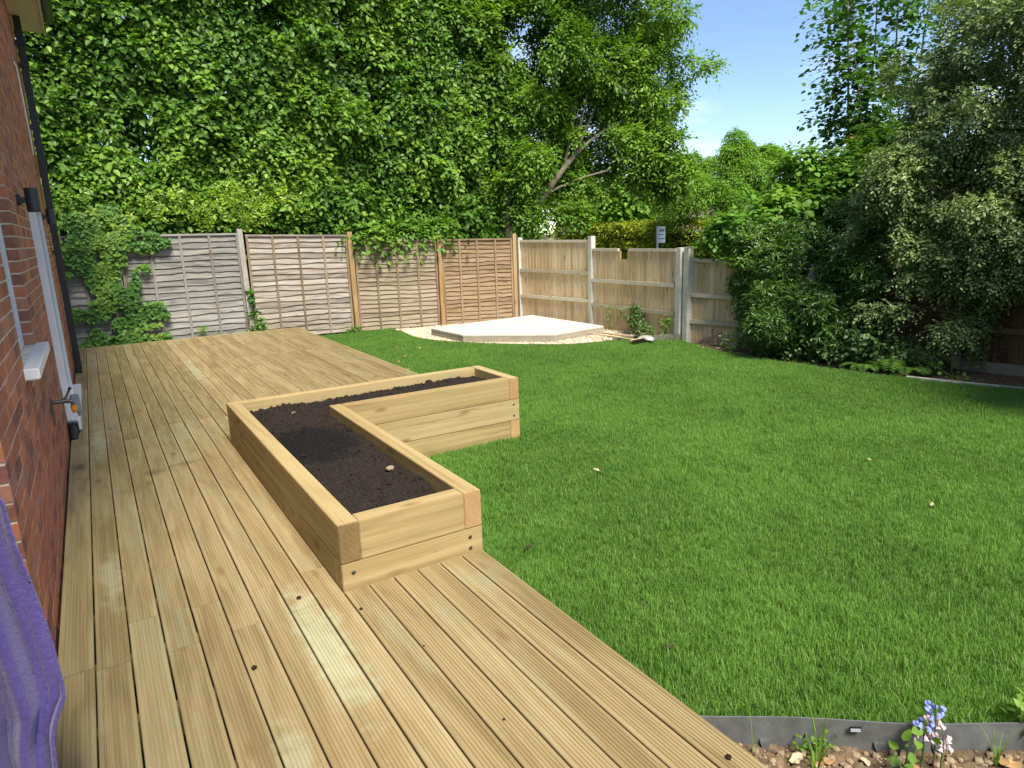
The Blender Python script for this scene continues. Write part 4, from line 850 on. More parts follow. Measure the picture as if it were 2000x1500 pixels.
# ================================================================== TREES
# row of hornbeams behind the back fence: a tall green wall
hl = ['tall hornbeam behind the house end and the ivy', 'tall hornbeam behind the golden laurel', 'tall hornbeam rising above the pale wavy lap panel', 'tall hornbeam whose leaves hang over the tan panel', 'tall hornbeam behind the brown panel next to the leaning beech']
hx = [-1.6, .7, 2.9, 5.1, 6.9]
for i, x in enumerate(hx):
    lob = []; rs = random.Random(40+i)
    for k in range(28):
        lob.append((x+rs.uniform(-1.45, 1.45), 14.35+rs.uniform(-.35, .4)+.1*abs(x-3)*.1, 1.7+k*.2+rs.uniform(-.2, .2), rs.uniform(.6, 1.05), rs.uniform(.5, .9), rs.uniform(.35, .65)))
    cm = crown_mesh('crown', lob, 2900, 7, .55, .155, .098, holes=(1.3, .33), depth=.55, back=.5, seed=i, zmin=1.62, ymin=13.15)
    def tf(mb, x=x):
        limb(mb, (x, 14.7, -.45), (x+.15, 14.85, 6.2), .16, .06, .03, 7)
        for z in (1.6, 2.6, 3.6, 4.6): limb(mb, (x, 14.7, z), (x+random.uniform(-1, 1), 13.9, z+random.uniform(.3, .9)), .04, .012, .1, 4, 5)
    ht = tree('hornbeam_tree', hl[i], 'tree', (x, 14.7, -.45), tf, cm, M['bark'], M['hornbeam'], 'hornbeams behind the back fence')
    n_ = 3500; P = np.stack([rng.uniform(x-1.35, x+(1.35 if i < 4 else 1.75), n_), np.zeros(n_), rng.uniform(1.55, 7.0, n_)], -1)
    P[:, 1] = 13.62+.85*(fbm(P, .9, 3, 77)-.3)+.5*rng.random(n_)**2.5; P = P[noise3(P, 1.6, 78) > .42*rng.uniform(.7, 1.2, n_)]; P = P[P[:, 1] > 13.42]
    D = np.array([0, -.75, -.35])+rng.normal(0, .45, P.shape); U = np.array([0, -.75, .8])+rng.normal(0, .25, P.shape)
    B, A, N, LL, WW, b = spray_leaves(P-unit(D)*.2, D, U, 7, .5, .15, .095, sag=.45, bias=np.clip((noise3(P, 1.1, 79)-.5)*1.6+.55, 0, 1))
    kp = B[:, 1] > 13.3; link('front_foliage', leaf_mesh('front_foliage', B[kp], A[kp], N[kp], LL[kp], WW[kp], .18, .15, b[kp]), M['hornbeam'], ht, (-x, -14.7, .45))
    if i == 3:
        lob = [(4.65+.17*q, 13.22-.02*q, 1.72-.06*math.sin(q*.5)*(q < 7), .32, .24, .24) for q in range(12)]
        link('overhanging_branch', crown_mesh('overhanging_branch', lob, 420, 6, .4, .145, .092, holes=(2, .25), seed=9, ymin=12.7, zmin=1.25, sag=.6), M['hornbeam'], ht, (-x, -14.7, .45))
# leaning beech in the corner
lob = []; rs = random.Random(5)
for (cx, cy, cz, r) in ((8.2, 14.6, 6.2, 1.5), (9.2, 13.9, 4.9, 1.2), (10.2, 13.7, 6.0, 1.7), (11.4, 13.3, 5.2, 1.5), (12.2, 12.9, 6.3, 1.35), (10.6, 13.6, 7.6, 1.9), (9.0, 14.4, 7.6, 1.6), (12.3, 12.9, 4.3, 1.05), (12.7, 12.7, 3.2, .8), (10.9, 13.6, 3.0, 1.0), (12.0, 13.0, 2.85, .75), (9.0, 13.4, 2.9, .9), (8.6, 13.3, 2.1, .7), (9.7, 13.2, 2.1, .65), (13.1, 12.5, 5.3, .7), (10.0, 13.5, 4.0, .75), (8.0, 14.6, 3.4, 1.0), (8.1, 14.4, 4.8, 1.0), (8.1, 14.3, 2.2, .8), (11.3, 13.2, 2.7, .75), (12.6, 12.6, 2.9, .65), (11.6, 13.2, 3.5, .9), (10.2, 13.5, 2.6, .8), (10.0, 14.3, 3.4, 1.1), (9.4, 14.3, 5.6, 1.1), (12.4, 12.8, 3.7, .7), (11.2, 13.4, 4.3, .9), (8.9, 13.8, 5.6, 1.0), (8.8, 13.7, 4.2, .8), (8.4, 14.3, 6.0, 1.1), (8.7, 14.2, 5.1, 1.0), (9.2, 14.3, 6.6, 1.1), (9.4, 14.2, 3.7, 1.0), (10.7, 14.2, 3.9, 1.0), (11.3, 13.9, 3.3, .8), (10.0, 14.4, 4.9, 1.0), (10.4, 13.3, 5.2, 1.0), (11.6, 13.1, 5.9, 1.0), (11.9, 13.0, 4.8, .9), (9.5, 13.6, 6.2, 1.0), (12.0, 13.0, 3.4, .8), (12.5, 12.7, 2.6, .6), (8.2, 13.9, 3.9, .8)):
    for q in range(4): lob.append((cx+rs.uniform(-.5, .5)*r, cy+rs.uniform(-.45, .45)*r, cz+rs.uniform(-.4, .4)*r, r*rs.uniform(.45, .7), r*rs.uniform(.4, .6), r*rs.uniform(.22, .36)))
cm = crown_mesh('crown', lob, 19500, 7, .5, .125, .066, holes=(1.1, .36), depth=.55, back=.6, seed=31, zmin=1.35, upw=1.3, out=1.0, sag=.2)
def tf(mb):
    b0 = (8.28, 13.55, -.45); limb(mb, b0, (8.35, 13.5, 2.0), .15, .12, .02)
    P = limb(mb, (8.35, 13.5, 1.5), (9.95, 13.1, 3.3), .085, .06, .05, 6)
    limb(mb, P[-1], (11.2, 12.95, 4.1), .05, .015, .1); limb(mb, P[-1], (10.9, 13.1, 4.9), .045, .014, .1); limb(mb, P[-1], (10.3, 13.0, 4.7), .04, .012, .1); limb(mb, P[3], (10.9, 12.9, 3.0), .035, .02, .12)
    Q = limb(mb, (8.35, 13.5, 1.9), (8.75, 13.5, 3.4), .1, .06, .08); limb(mb, Q[-1], (8.55, 13.3, 4.6), .04, .015, .1); limb(mb, Q[-1], (9.4, 13.3, 4.7), .045, .016, .1); limb(mb, Q[-1], (9.3, 14.4, 5.6), .05, .02, .2); limb(mb, P[-2], (10.6, 13.7, 6.0), .05, .015, .1); limb(mb, Q[-1], (8.2, 14.5, 6.4), .05, .015, .1)
    limb(mb, Q[2], (9.1, 13.25, 3.6), .03, .012, .2)
tree('beech_tree', 'leaning beech with bare pale branches in the fence corner', 'tree', (8.28, 13.55, -.45), tf, cm, M['bark'], M['beech'])
# far trees closing the view between the trunks
for i, (x, y, zt, rr_, lb) in enumerate(((-2.5, 22, 7.5, 2.6, 'dark tree far behind the hornbeams by the house end'), (3.0, 23, 8, 3.0, 'dark tree far behind the middle hornbeams'), (8.2, 21, 7.5, 2.6, 'dark tree far behind the leaning beech'), (19.2, 21.6, 3.3, 1.5, 'rounded green tree before the brown tiled roof'), (13.4, 22.5, 4.2, 1.9, 'green tree seen low through the gap behind the leaning beech'))):
    rs = random.Random(200+i); lob = [(x+rs.uniform(-1, 1)*rr_, y+rs.uniform(-.5, .5)*rr_, rs.uniform(.9, zt), rr_*rs.uniform(.35, .55), rr_*.4, rr_*rs.uniform(.3, .45)) for q in range(26)]
    cm = crown_mesh('crown', lob, 1300, 6, 1.0, .34, .2, holes=(.8, .2), depth=.4, back=.2, seed=120+i)
    tree('background_tree', lb, 'tree', (x, y, -1.15 if i > 2 else -.45), lambda mb: limb(mb, (x, y, -1.15 if i > 2 else -.45), (x, y, zt*.7), .25 if i < 3 else .12, .08, .03), cm, M['bark_dark'], M['limetall' if i < 3 else 'robinia'], 'trees beyond the garden')
# golden laurel above the grey panels
def upright_bush(name, pts, n, L, W, seed, up=1.0, k=7, ls=.22):
    pts = np.array(pts); i = rng.integers(0, len(pts), n); u = rng.normal(0, .42, (n, 3)); P = pts[i, :3]+u*pts[i, 3:4]; D = np.array([0, 0, up])+rng.normal(0, .5, (n, 3)); D[:, 1] -= .35; U = np.array([0, -1., .5])+rng.normal(0, .3, (n, 3))
    B, A, N, LL, WW, b = spray_leaves(P, D, U, k, ls, L, W, sag=0, spread=.75, bias=np.clip((noise3(P, 2.2, seed)-.5)*1.8+.5, 0, 1)); return leaf_mesh(name, B, A, N, LL, WW, .15, .1, b)
lp = [(.6, 13.62, 2.0, .3), (1.1, 13.6, 2.1, .34), (1.5, 13.6, 2.2, .38), (2.0, 13.6, 2.15, .36), (2.4, 13.6, 2.3, .36), (2.9, 13.6, 2.1, .34), (3.3, 13.6, 2.35, .32), (3.6, 13.62, 2.1, .28), (1.9, 13.55, 1.95, .3), (2.6, 13.55, 1.95, .26)]
tree('laurel_bush', 'yellow green laurel bush showing above the grey fence panels', 'bush', (2.0, 13.65, -.45), lambda mb: [limb(mb, (2.0, 13.65, -.45), (x, 13.65, 1.9), .03, .012, .1) for x in (.8, 1.5, 2.2, 2.9, 3.4)], upright_bush('crown', lp, 1050, .1, .04, 3), M['bark'], M['laurel'])
lp = [(-.9, 13.62, 2.1, .4), (-.4, 13.6, 2.2, .4), (.0, 13.6, 2.1, .36), (.3, 13.6, 2.15, .3)]
tree('laurel_bush', 'dark green laurel bush above the fence by the downpipe', 'bush', (-.2, 13.75, -.45), lambda mb: [limb(mb, (-.2, 13.75, -.45), (x, 13.7, 2.0), .03, .012, .1) for x in (-.8, -.3, .1, .5)], upright_bush('crown', lp, 300, .12, .055, 8), M['bark'], M['hornbeam'])
# ivy on the fence
iv = empty('ivy', (.3, 13.1, -.2), 'dark green ivy climbing over the grey fence beside the house', 'ivy')
blobs = [(-.25, 1.62, .24), (.0, 1.85, .3), (.35, 1.95, .32), (.65, 1.72, .26), (.98, 1.68, .16), (1.2, 1.66, .07), (-.05, 1.35, .16), (.2, 1.45, .3), (.52, 1.4, .26), (.25, 1.1, .28), (.5, 1.05, .22), (.3, .8, .22), (.1, .62, .16), (.52, .75, .16), (-.25, .55, .1), (-.05, .52, .12), (.6, .5, .16), (.8, .52, .12), (.98, .46, .1), (.32, .35, .1), (.55, .25, .2), (.72, .1, .2), (.45, .02, .2), (.15, .02, .15), (-.12, -.02, .14), (-.02, .2, .1), (.88, .22, .08), (1.0, .02, .08), (-.38, -.04, .12), (.95, .62, .06), (.82, 1.25, .07), (-.3, 1.2, .06)]
bl = np.array(blobs); pr = bl[:, 2]**2+.004; n = 6900; i = rng.choice(len(bl), n, p=pr/pr.sum()); a = rng.uniform(0, 6.283, n); r = bl[i, 2]*np.sqrt(rng.random(n))*1.08; x = bl[i, 0]+r*np.cos(a); z = bl[i, 1]+r*np.sin(a)
thick = .04+.1*noise3(np.stack([x, x*0, z], -1), 3, 2); P = np.stack([x, 13.17-thick*rng.random(n)**.7-.02*(z > 1.6), z], -1)
N_ = np.stack([rng.normal(0, .35, n), -np.ones(n), .55+rng.normal(0, .35, n)], -1); A_ = np.stack([rng.normal(0, .7, n), -.3+0*x, -.8+rng.normal(0, .4, n)], -1)
fmask = fbm(np.stack([x, x*0, z], -1), 3.2, 2, 5); k_ = fmask > .26
link('foliage', leaf_mesh('foliage', P[k_], A_[k_], N_[k_], rng.uniform(.045, .085, k_.sum()), rng.uniform(.04, .075, k_.sum()), .1, .15, np.clip((noise3(P[k_], 3.5, 4)-.45)*1.8+.4, 0, 1)), M['ivy'], iv, (-.3, -13.1, .2))
mb = MB()
for (a, b_) in (((.3, -.2), (.35, 1.0)), ((.35, .2), (.1, 1.5)), ((.5, -.2), (.6, 1.5)), ((.35, .1), (.95, .55)), ((.1, -.2), (-.1, .5)), ((.95, .55), (1.05, .0))): limb(mb, (a[0]-.3, .05, a[1]+.2), (b_[0]-.3, .05, b_[1]+.2), .012, .006, .06, 5, 5)
mb.build('stems', M['bark'], iv)
def sprout(name, label, cx, cy, z0, blobs, n, L, W, m, seed=0, cat='plant', group=None):
    t = empty(name, (cx, cy, z0), label, cat, group); bl = np.array(blobs); i = rng.integers(0, len(bl), n); P = bl[i, :3]+rng.normal(0, .5, (n, 3))*bl[i, 3:4]; P[:, 2] = np.maximum(P[:, 2], .01)
    N_ = np.array([-.3, -.7, .8])+rng.normal(0, .45, (n, 3)); A_ = rng.normal(0, .7, (n, 3)); A_[:, 2] -= .1
    link('foliage', leaf_mesh('foliage', P, A_, N_, rng.uniform(.7, 1.2, n)*L, rng.uniform(.7, 1.2, n)*W, .15, .15, noise3(P, 5, seed)), m, t); mb = MB()
    for b_ in blobs[:5]: limb(mb, (0, 0, 0), b_[:3], .006, .003, .15, 4, 5)
    mb.build('stems', M['stem'], t); return t
sprout('ivy_sprout', 'small ivy growing up the concrete post by the decking end', 2.5, 13.08, -.2, [(.0, 0, .2, .12), (.08, 0, .35, .12), (-.05, 0, .1, .14), (.15, 0, .15, .12), (-.02, .02, .55, .07), (-.03, .02, .75, .05), (-.02, .02, .9, .04), (.3, -.03, .12, .08)], 330, .06, .05, M['ivy'])
sprout('fence_weed', 'dry tuft of weeds at the foot of the silver grey panel', 1.55, 13.08, -.1, [(0, 0, .15, .09), (.05, 0, .22, .06), (.25, 0, .08, .1), (.5, 0, .06, .08)], 150, .045, .02, M['weed'])
sprout('fence_weed', 'small green weed at the foot of the timber post on the lawn', 4.32, 12.93, -.22, [(0, 0, .06, .06), (.12, 0, .08, .05), (-.1, 0, .05, .05)], 60, .07, .035, M['ivy'])
sprout('wall_shrub', 'low variegated green shrub against the notched fence panel', 8.18, 9.0, -.25, [(0, 0, .18, .2), (-.02, .08, .35, .16), (0, -.1, .3, .18), (0, .02, .48, .1), (0, -.22, .14, .1)], 520, .055, .032, M['understorey'])
sprout('wall_sprout', 'small yellow green sprout beside the double concrete post', 8.18, 8.22, -.25, [(0, 0, .1, .08), (0, .05, .25, .1), (0, -.02, .35, .05)], 120, .05, .03, M['weed'])
sprout('wall_sprout', 'thin wispy weed on the notched panel left of the low shrub', 8.2, 9.75, -.25, [(0, 0, .1, .05), (0, .02, .25, .05), (0, .0, .42, .04), (0, -.3, .3, .03)], 60, .045, .02, M['weed'])
sprout('wall_sprout', 'low yellow green weeds between the low shrub and the double post', 8.18, 8.55, -.25, [(0, 0, .06, .06), (0, .05, .14, .05)], 60, .05, .03, M['weed'])

# small tree across the road
lob = []; rs = random.Random(9)
for (cx, cy, cz, r) in ((18.6, 15.8, 3.3, 1.3), (17.6, 16.4, 2.9, 1.0), (19.6, 15.2, 3.1, 1.1), (18.7, 15.9, 4.1, .9), (17.3, 16.7, 3.5, .7), (19.8, 15.0, 3.8, .6), (18.3, 15.4, 2.5, .8), (19.9, 14.6, 2.5, .8), (17.0, 16.6, 2.5, .6)):
    for q in range(4): lob.append((cx+rs.uniform(-.5, .5)*r, cy+rs.uniform(-.5, .5)*r, cz+rs.uniform(-.4, .4)*r, r*rs.uniform(.4, .65), r*rs.uniform(.4, .65), r*rs.uniform(.3, .5)))
cm = crown_mesh('crown', lob, 6000, 8, .45, .14, .045, holes=(1.3, .3), depth=.5, back=.4, seed=51, out=.6, sag=.7, droop=.3)
def tf(mb):
    b0 = (18.9, 15.5, -1.15); limb(mb, b0, (18.95, 15.5, 1.9), .14, .11, .03); limb(mb, (18.95, 15.5, 1.7), (18.1, 16.2, 3.6), .09, .03, .1); limb(mb, (18.95, 15.5, 1.6), (19.5, 15.2, 3.4), .08, .03, .1); limb(mb, (18.9, 15.5, .6), (18.0, 16.2, 2.4), .07, .03, .1); limb(mb, (18.95, 15.5, 1.5), (20.0, 14.7, 2.6), .05, .02, .1)
tree('feathery_tree', 'small bright green tree with dark forked trunk behind the hedge', 'tree', (18.9, 15.5, -1.15), tf, cm, M['bark_dark'], M['robinia'])
cm = crown_mesh('crown', [(18.9, 17.3, 1.6, .9, .7, .55), (19.8, 16.9, 1.5, .8, .7, .5), (18.0, 17.9, 1.6, .7, .6, .5)], 700, 6, .25, .1, .03, holes=(2, .2), seed=61, upw=.2, sag=-.2)
tree('grey_shrub', 'grey green shrub just above the clipped hedge', 'shrub', (18.9, 17.3, -1.15), lambda mb: limb(mb, (18.9, 17.3, -1.15), (18.9, 17.3, 1.4), .05, .02), cm, M['bark'], M['greyshrub'])
# tall thin lime beyond the right fence
stems = [((11.1, 6.9, -.9), (11.25, 7.3, 5.6)), ((11.4, 6.7, -.9), (11.0, 7.2, 5.2)), ((11.6, 6.6, -.9), (11.7, 6.75, 5.6)), ((11.9, 6.5, -.9), (12.2, 6.5, 5.8)), ((11.3, 6.8, -.9), (11.5, 7.0, 5.4)), ((12.0, 6.3, -.9), (12.6, 6.1, 5.3)), ((11.5, 6.6, -.9), (10.9, 6.9, 4.4))]
sp = [[Vector(a).lerp(Vector(b_), t/6)+Vector((random.uniform(-.06, .06), random.uniform(-.06, .06), 0)) for t in range(7)] for a, b_ in stems]
bp = []; bd = []
for s in sp:
    for q in range(190):
        t = random.uniform(.42, 1.0)*6; k = min(int(t), 5); p = s[k].lerp(s[k+1], t-k); a = random.uniform(0, 6.28); bp.append(p); bd.append((math.cos(a), math.sin(a), random.uniform(-.1, .5)))
bp = np.array(bp); bd = np.array(bd); U = np.array([0, 0, 1.])+rng.normal(0, .25, bp.shape)
B, A, N, LL, WW, b = spray_leaves(bp+bd*.1, bd, U, 7, .62, .115, .1, sag=.35, bias=noise3(bp, 1.5, 3))
tree('lime_tree', 'tall thin-stemmed lime with sparse round leaves against the sky', 'tree', (11.5, 6.6, -.95), lambda mb: [mb.tube(s, [.032-.0038*i for i in range(7)], 7) for s in sp], leaf_mesh('crown', B, A, N, LL, WW, .1, .2, b), M['bark'], M['limetall'])
# light green broad-leaved bush
lob = []; rs = random.Random(14)
for (cx, cy, cz, r) in ((8.75, 7.35, 1.5, .45), (9.2, 7.2, 1.75, .55), (9.7, 7.0, 2.1, .6), (10.2, 6.7, 2.25, .6), (10.8, 6.4, 2.3, .6), (9.9, 7.1, 2.5, .4), (10.9, 6.3, 2.8, .5), (9.5, 7.4, 1.3, .6), (10.4, 6.9, 1.6, .7), (11.4, 6.0, 2.6, .5)):
    for q in range(3): lob.append((cx+rs.uniform(-.5, .5)*r, cy+rs.uniform(-.5, .5)*r, cz+rs.uniform(-.4, .4)*r, r*rs.uniform(.55, .8), r*rs.uniform(.5, .8), r*rs.uniform(.3, .5)))
cm = crown_mesh('crown', lob, 2600, 6, .36, .115, .1, holes=(1.6, .3), depth=.4, back=.5, seed=71, upw=1.3, out=.9, sag=.25, fold=.1)
tree('broad_leaved_bush', 'light green broad-leaved bush spilling over the fence above the dark shrub', 'bush', (9.9, 7.2, -.5), lambda mb: [limb(mb, (9.9, 7.2, -.5), p, .035, .012, .1) for p in ((8.9, 7.3, 1.6), (9.6, 7.1, 2.1), (10.4, 6.8, 2.3), (10.9, 6.4, 2.7))], cm, M['bark'], M['lime'])
# dark glossy shrub
lob = []; rs = random.Random(15)
for (cx, cy, cz, r) in ((8.45, 6.85, .55, .6), (8.4, 6.3, .4, .6), (8.5, 6.6, 1.1, .6), (8.75, 6.0, .6, .7), (8.75, 6.2, 1.35, .6), (9.1, 5.6, 1.0, .7), (8.8, 5.6, .3, .6), (9.4, 5.5, 1.5, .55), (8.9, 5.2, .7, .5), (8.6, 7.0, 1.3, .42), (9.3, 5.9, 1.7, .4), (8.42, 6.3, .0, .45), (8.55, 5.7, .0, .45)):
    for q in range(4): lob.append((cx+rs.uniform(-.5, .5)*r, cy+rs.uniform(-.5, .5)*r, cz+rs.uniform(-.45, .45)*r, r*rs.uniform(.4, .65), r*rs.uniform(.4, .65), r*rs.uniform(.32, .5)))
cm = crown_mesh('crown', lob, 8800, 9, .15, .09, .024, holes=(2.2, .33), depth=.5, back=.2, seed=81, upw=.3, out=.7, sag=-.1, spread=1.0, jit=.5, zmin=-.2, droop=.1)
tree('glossy_shrub', 'large dark glossy narrow-leaved shrub at the lawn edge', 'shrub', (8.85, 6.0, -.28), lambda mb: [limb(mb, (8.85+random.uniform(-.1, .1), 6.0+random.uniform(-.1, .1), -.28), p, .03, .01, .1) for p in ((8.5, 6.8, .9), (8.6, 6.3, 1.2), (8.8, 5.8, 1.0), (9.1, 5.6, 1.4), (8.6, 6.4, .3), (9.0, 5.4, .6))], cm, M['bark_dark'], M['darkshrub'])
# grey green small-leaved tree on the right
lob = []; rs = random.Random(16)
for (cx, cy, cz, r) in ((9.1, 4.9, 2.3, .8), (9.0, 4.9, 1.5, .65), (9.5, 4.6, 2.9, .85), (9.9, 4.4, 3.6, .9), (10.4, 4.2, 4.2, .9), (9.9, 4.3, 2.4, .8), (9.6, 4.5, 1.6, .75), (10.2, 3.9, 1.6, .7), (10.1, 3.9, 2.9, .9), (9.5, 3.7, 3.3, .6), (9.35, 4.5, .9, .5), (9.2, 4.55, .35, .45), (9.5, 4.2, .5, .4), (8.95, 4.75, .95, .4), (9.9, 3.6, 1.3, .5), (9.6, 3.6, 2.0, .5), (10.4, 3.4, 2.3, .9), (10.9, 4.0, 4.8, .8), (9.0, 4.5, .05, .35), (9.4, 4.15, .05, .3), (9.9, 3.5, .95, .3), (8.75, 5.0, 1.7, .5), (8.8, 4.6, 2.2, .6), (9.0, 4.3, 1.5, .55), (9.0, 4.15, .95, .5), (9.15, 3.75, 1.5, .5), (9.2, 3.5, 2.1, .6), (9.3, 3.35, 1.25, .4), (9.0, 4.25, .45, .4), (9.2, 4.0, 2.7, .6), (9.3, 3.2, 2.9, .7), (9.6, 2.9, 2.2, .7), (9.5, 3.0, 3.6, .7), (8.85, 4.6, .5, .4), (8.75, 5.2, 1.1, .4), (9.6, 2.6, 1.5, .5), (8.85, 4.9, .8, .6), (8.8, 4.7, 1.4, .6), (8.95, 4.3, 1.1, .6), (9.05, 3.95, 1.5, .6), (8.95, 4.45, .3, .5), (9.1, 3.8, .9, .5), (9.0, 4.1, .5, .45), (8.7, 5.1, 1.5, .5), (9.2, 3.5, 1.5, .55), (9.3, 3.1, 1.8, .6), (9.1, 4.2, 2.0, .6), (8.9, 4.7, 2.6, .6), (9.3, 3.6, 2.6, .7), (9.6, 4.3, 3.7, .8), (9.9, 3.9, 4.2, .8), (9.4, 3.6, 3.9, .7), (10.2, 4.6, 4.6, .9), (9.3, 4.7, 3.2, .7), (9.7, 3.4, 3.3, .7), (9.9, 3.3, 4.2, .7)):
    for q in range(4): lob.append((cx+rs.uniform(-.55, .55)*r, cy+rs.uniform(-.5, .5)*r, cz+rs.uniform(-.45, .45)*r, r*rs.uniform(.42, .68), r*rs.uniform(.4, .6), r*rs.uniform(.25, .42)))
cm = crown_mesh('crown', lob, 22000, 8, .24, .058, .032, holes=(1.8, .34), depth=.5, back=.35, seed=91, upw=.9, out=.9, sag=.35, zmin=-.18)
def tf(mb):
    for p in ((9.2, 4.7, 2.0), (9.6, 4.5, 2.8), (10.2, 4.2, 3.9), (10.2, 3.8, 2.4), (9.3, 4.5, .8), (9.7, 3.8, 2.2)):
        P = limb(mb, (9.75+random.uniform(-.12, .12), 4.15+random.uniform(-.12, .12), -.28), p, .05, .015, .1, 6)
        for q in range(3): limb(mb, P[3+q], (p[0]+random.uniform(-.6, .6), p[1]+random.uniform(-.6, .6), p[2]+random.uniform(-.2, .5)), .015, .005, .1, 4, 5)
tree('grey_green_tree', 'grey green small-leaved tree overhanging the lawn on the right', 'tree', (9.75, 4.15, -.28), tf, cm, M['bark'], M['myrtle'])
t2 = bpy.data.objects['grey_green_tree']; c2 = t2.copy(); COL.objects.link(c2); c2.location = (8.7, 1.0, -.28); c2['label'] = 'grey green tree further along the fence past the picture edge, shading the lawn'
for ch in list(t2.children):
    q = ch.copy(); COL.objects.link(q); q.parent = c2
# understorey plants under the shrubs
for (x, y, h, m_, L, W, n, lb) in ((8.35, 5.35, .45, 'understorey', .06, .035, 420, 'pale green leafy plant at the foot of the dark shrub by the lawn'), (8.4, 4.95, .5, 'understorey', .065, .05, 420, 'round-leaved bushy plant behind the ferns'), (8.62, 4.7, .75, 'understorey', .055, .035, 520, 'leafy plant between the ferns and the grey green tree'), (8.25, 5.75, .25, 'understorey', .05, .03, 200, 'low pale plant hugging the lawn edge under the dark shrub'), (8.25, 6.75, .3, 'darkshrub', .07, .02, 260, 'low dark plant at the soil edge near the lower fence panel'), (8.75, 3.95, .18, 'weed', .06, .05, 24, 'single small bright seedling on the bare shaded soil')):
    sprout('bed_plant', lb, x, y, -.26, [(random.uniform(-.15, .15), random.uniform(-.2, .2), h*random.uniform(.15, 1), .14 if n > 100 else .05) for _ in range(9)], n, L, W, M[m_])
def fern(x, y, label, s=1.0, nf=7, seed=0):
    t = empty('fern', (x, y, -.25), label, 'fern', 'ferns at the lawn edge'); rs = random.Random(seed); Bs = []; As = []; Ns = []; Ls = []; mb = MB()
    for k in range(nf):
        a = rs.uniform(2.2, 5.4) if k else 3.6; ln = s*rs.uniform(.4, .6); d = Vector((math.cos(a), math.sin(a), 0)); pts = []
        for j in range(17):
            u_ = j/16; pts.append(d*ln*u_*.9+Vector((0, 0, ln*(1.0*u_-.85*u_*u_))))
        mb.tube(pts, [.004*(1-.8*j/16) for j in range(17)], 4)
        for j in range(2, 17):
            tan = (pts[min(j+1, 16)]-pts[j-1]).normalized(); sd = tan.cross(Vector((0, 0, 1))).normalized()
            for sg in (-1, 1): Bs.append(pts[j]); As.append(sd*sg+tan*.35); Ns.append(sd.cross(tan)); Ls.append(ln*.26*math.sin(math.pi*min(1, (17.5-j)/16*.85+.05)))
    Ls = np.array(Ls); N_ = np.array(Ns); N_[N_[:, 2] < 0] *= -1
    link('fronds', leaf_mesh('fronds', np.array(Bs), np.array(As), N_, Ls, Ls*.2+.004, .05, .12), M['fern'], t); mb.build('stalks', M['stem'], t)
fern(8.38, 4.85, 'small fern at the lawn edge under the dark shrub', .62, 6, 2); fern(8.72, 4.62, 'tall fern standing up behind the two lower ferns', 1.05, 7, 4); fern(8.55, 4.42, 'fern arching over the lawn edge at the start of the kerb', .72, 6, 6)

# ------------------------------------------------------------------ tools on the lawn
def orient(t, a, b_): d = Vector(b_)-Vector(a); t.location = a; t.rotation_euler = d.to_track_quat('Y', 'Z').to_euler()
sh = empty('shovel', (0, 0, 0), 'shovel with pale worn blade and black socket lying on the grass', 'shovel'); orient(sh, (7.62, 9.3, -.17), (7.72, 8.1, -.16))
MB().tube([(0, 0, 0), (0, .85, 0)], [.016, .017], 10).build('handle', M['handle'], sh); MB().tube([(0, .8, 0), (0, .98, .005)], [.021, .024], 12).build('socket', M['black'], sh)
V = []; nu, nv = 9, 9
for j in range(nv):
    v = j/(nv-1); wd = .115*(1-.85*max(0, v-.55)**2/.2)*(.8+.2*min(1, v*5))
    for i in range(nu):
        u_ = i/(nu-1)*2-1; V.append((u_*wd, .96+.3*v, .035+.03*math.sin(math.pi*v)-.045*u_*u_-.02*v))
F = [(j*nu+i, j*nu+i+1, (j+1)*nu+i+1, (j+1)*nu+i) for j in range(nv-1) for i in range(nu-1)]; o = link('blade', smooth(pyd('blade', V, F)), M['steelblade'], sh); md = o.modifiers.new('thickness', 'SOLIDIFY'); md.thickness = .004
br = empty('broom', (0, 0, 0), 'wooden broom with dark bristles lying beside the shovel', 'broom'); orient(br, (7.42, 9.42, -.165), (7.5, 8.2, -.165))
MB().tube([(0, 0, 0), (0, 1.2, 0)], [.0125, .0135], 10).build('handle', M['handle'], br); MB().box(-.14, .14, 1.18, 1.235, -.022, .022).build('head', M['handle'], br, .008)
bb = MB()
for i in range(26):
    for j in range(4):
        x = -.135+.27*i/25+random.uniform(-.003, .003); z = -.016+.011*j; bb.tube([(x, 1.233, z), (x*1.07+random.uniform(-.006, .006), 1.3+random.uniform(-.006, .006), z*1.5+random.uniform(-.006, .006))], [.0035, .0025], 4)
bb.build('bristles', M['bristle'], br)

# ------------------------------------------------------------------ towel
tw = empty('towel', (-.43, 1.95, 1.42), 'purple terry towel hanging in folds beside the brick corner', 'towel')
V = []; nu, nv = 90, 190
for j in range(nv):
    v = j/(nv-1); z = -.02-1.12*v; spread_ = .07+.118*min(1, v/.3)+.03*min(1, max(0, (v-.4)/.34))
    if v > .77: spread_ -= .034*math.sin(min(1, (v-.77)/.1)*math.pi/2)
    for i in range(nu):
        u_ = i/(nu-1); am = .014+.022*min(1, v*2)
        fold = am*math.sin(u_*15+1.3*math.sin(v*3)+v*1.2)*.7+am*.55*math.sin(u_*27+v*2.5+math.sin(v*7))+am*.25*math.sin(u_*47+v*9)+.0025*random.uniform(-1, 1)
        V.append((.012+spread_*u_*.95+.012*math.sin(v*6+u_*4), -.04+.05*(u_-.5)+fold*.8-.06*v, z+.01*math.sin(u_*9)))
F = [(j*nu+i, j*nu+i+1, (j+1)*nu+i+1, (j+1)*nu+i) for j in range(nv-1) for i in range(nu-1)]
o = link('cloth', smooth(pyd('cloth', V, F)), M['towel'], tw); md = o.modifiers.new('thickness', 'SOLIDIFY'); md.thickness = .008
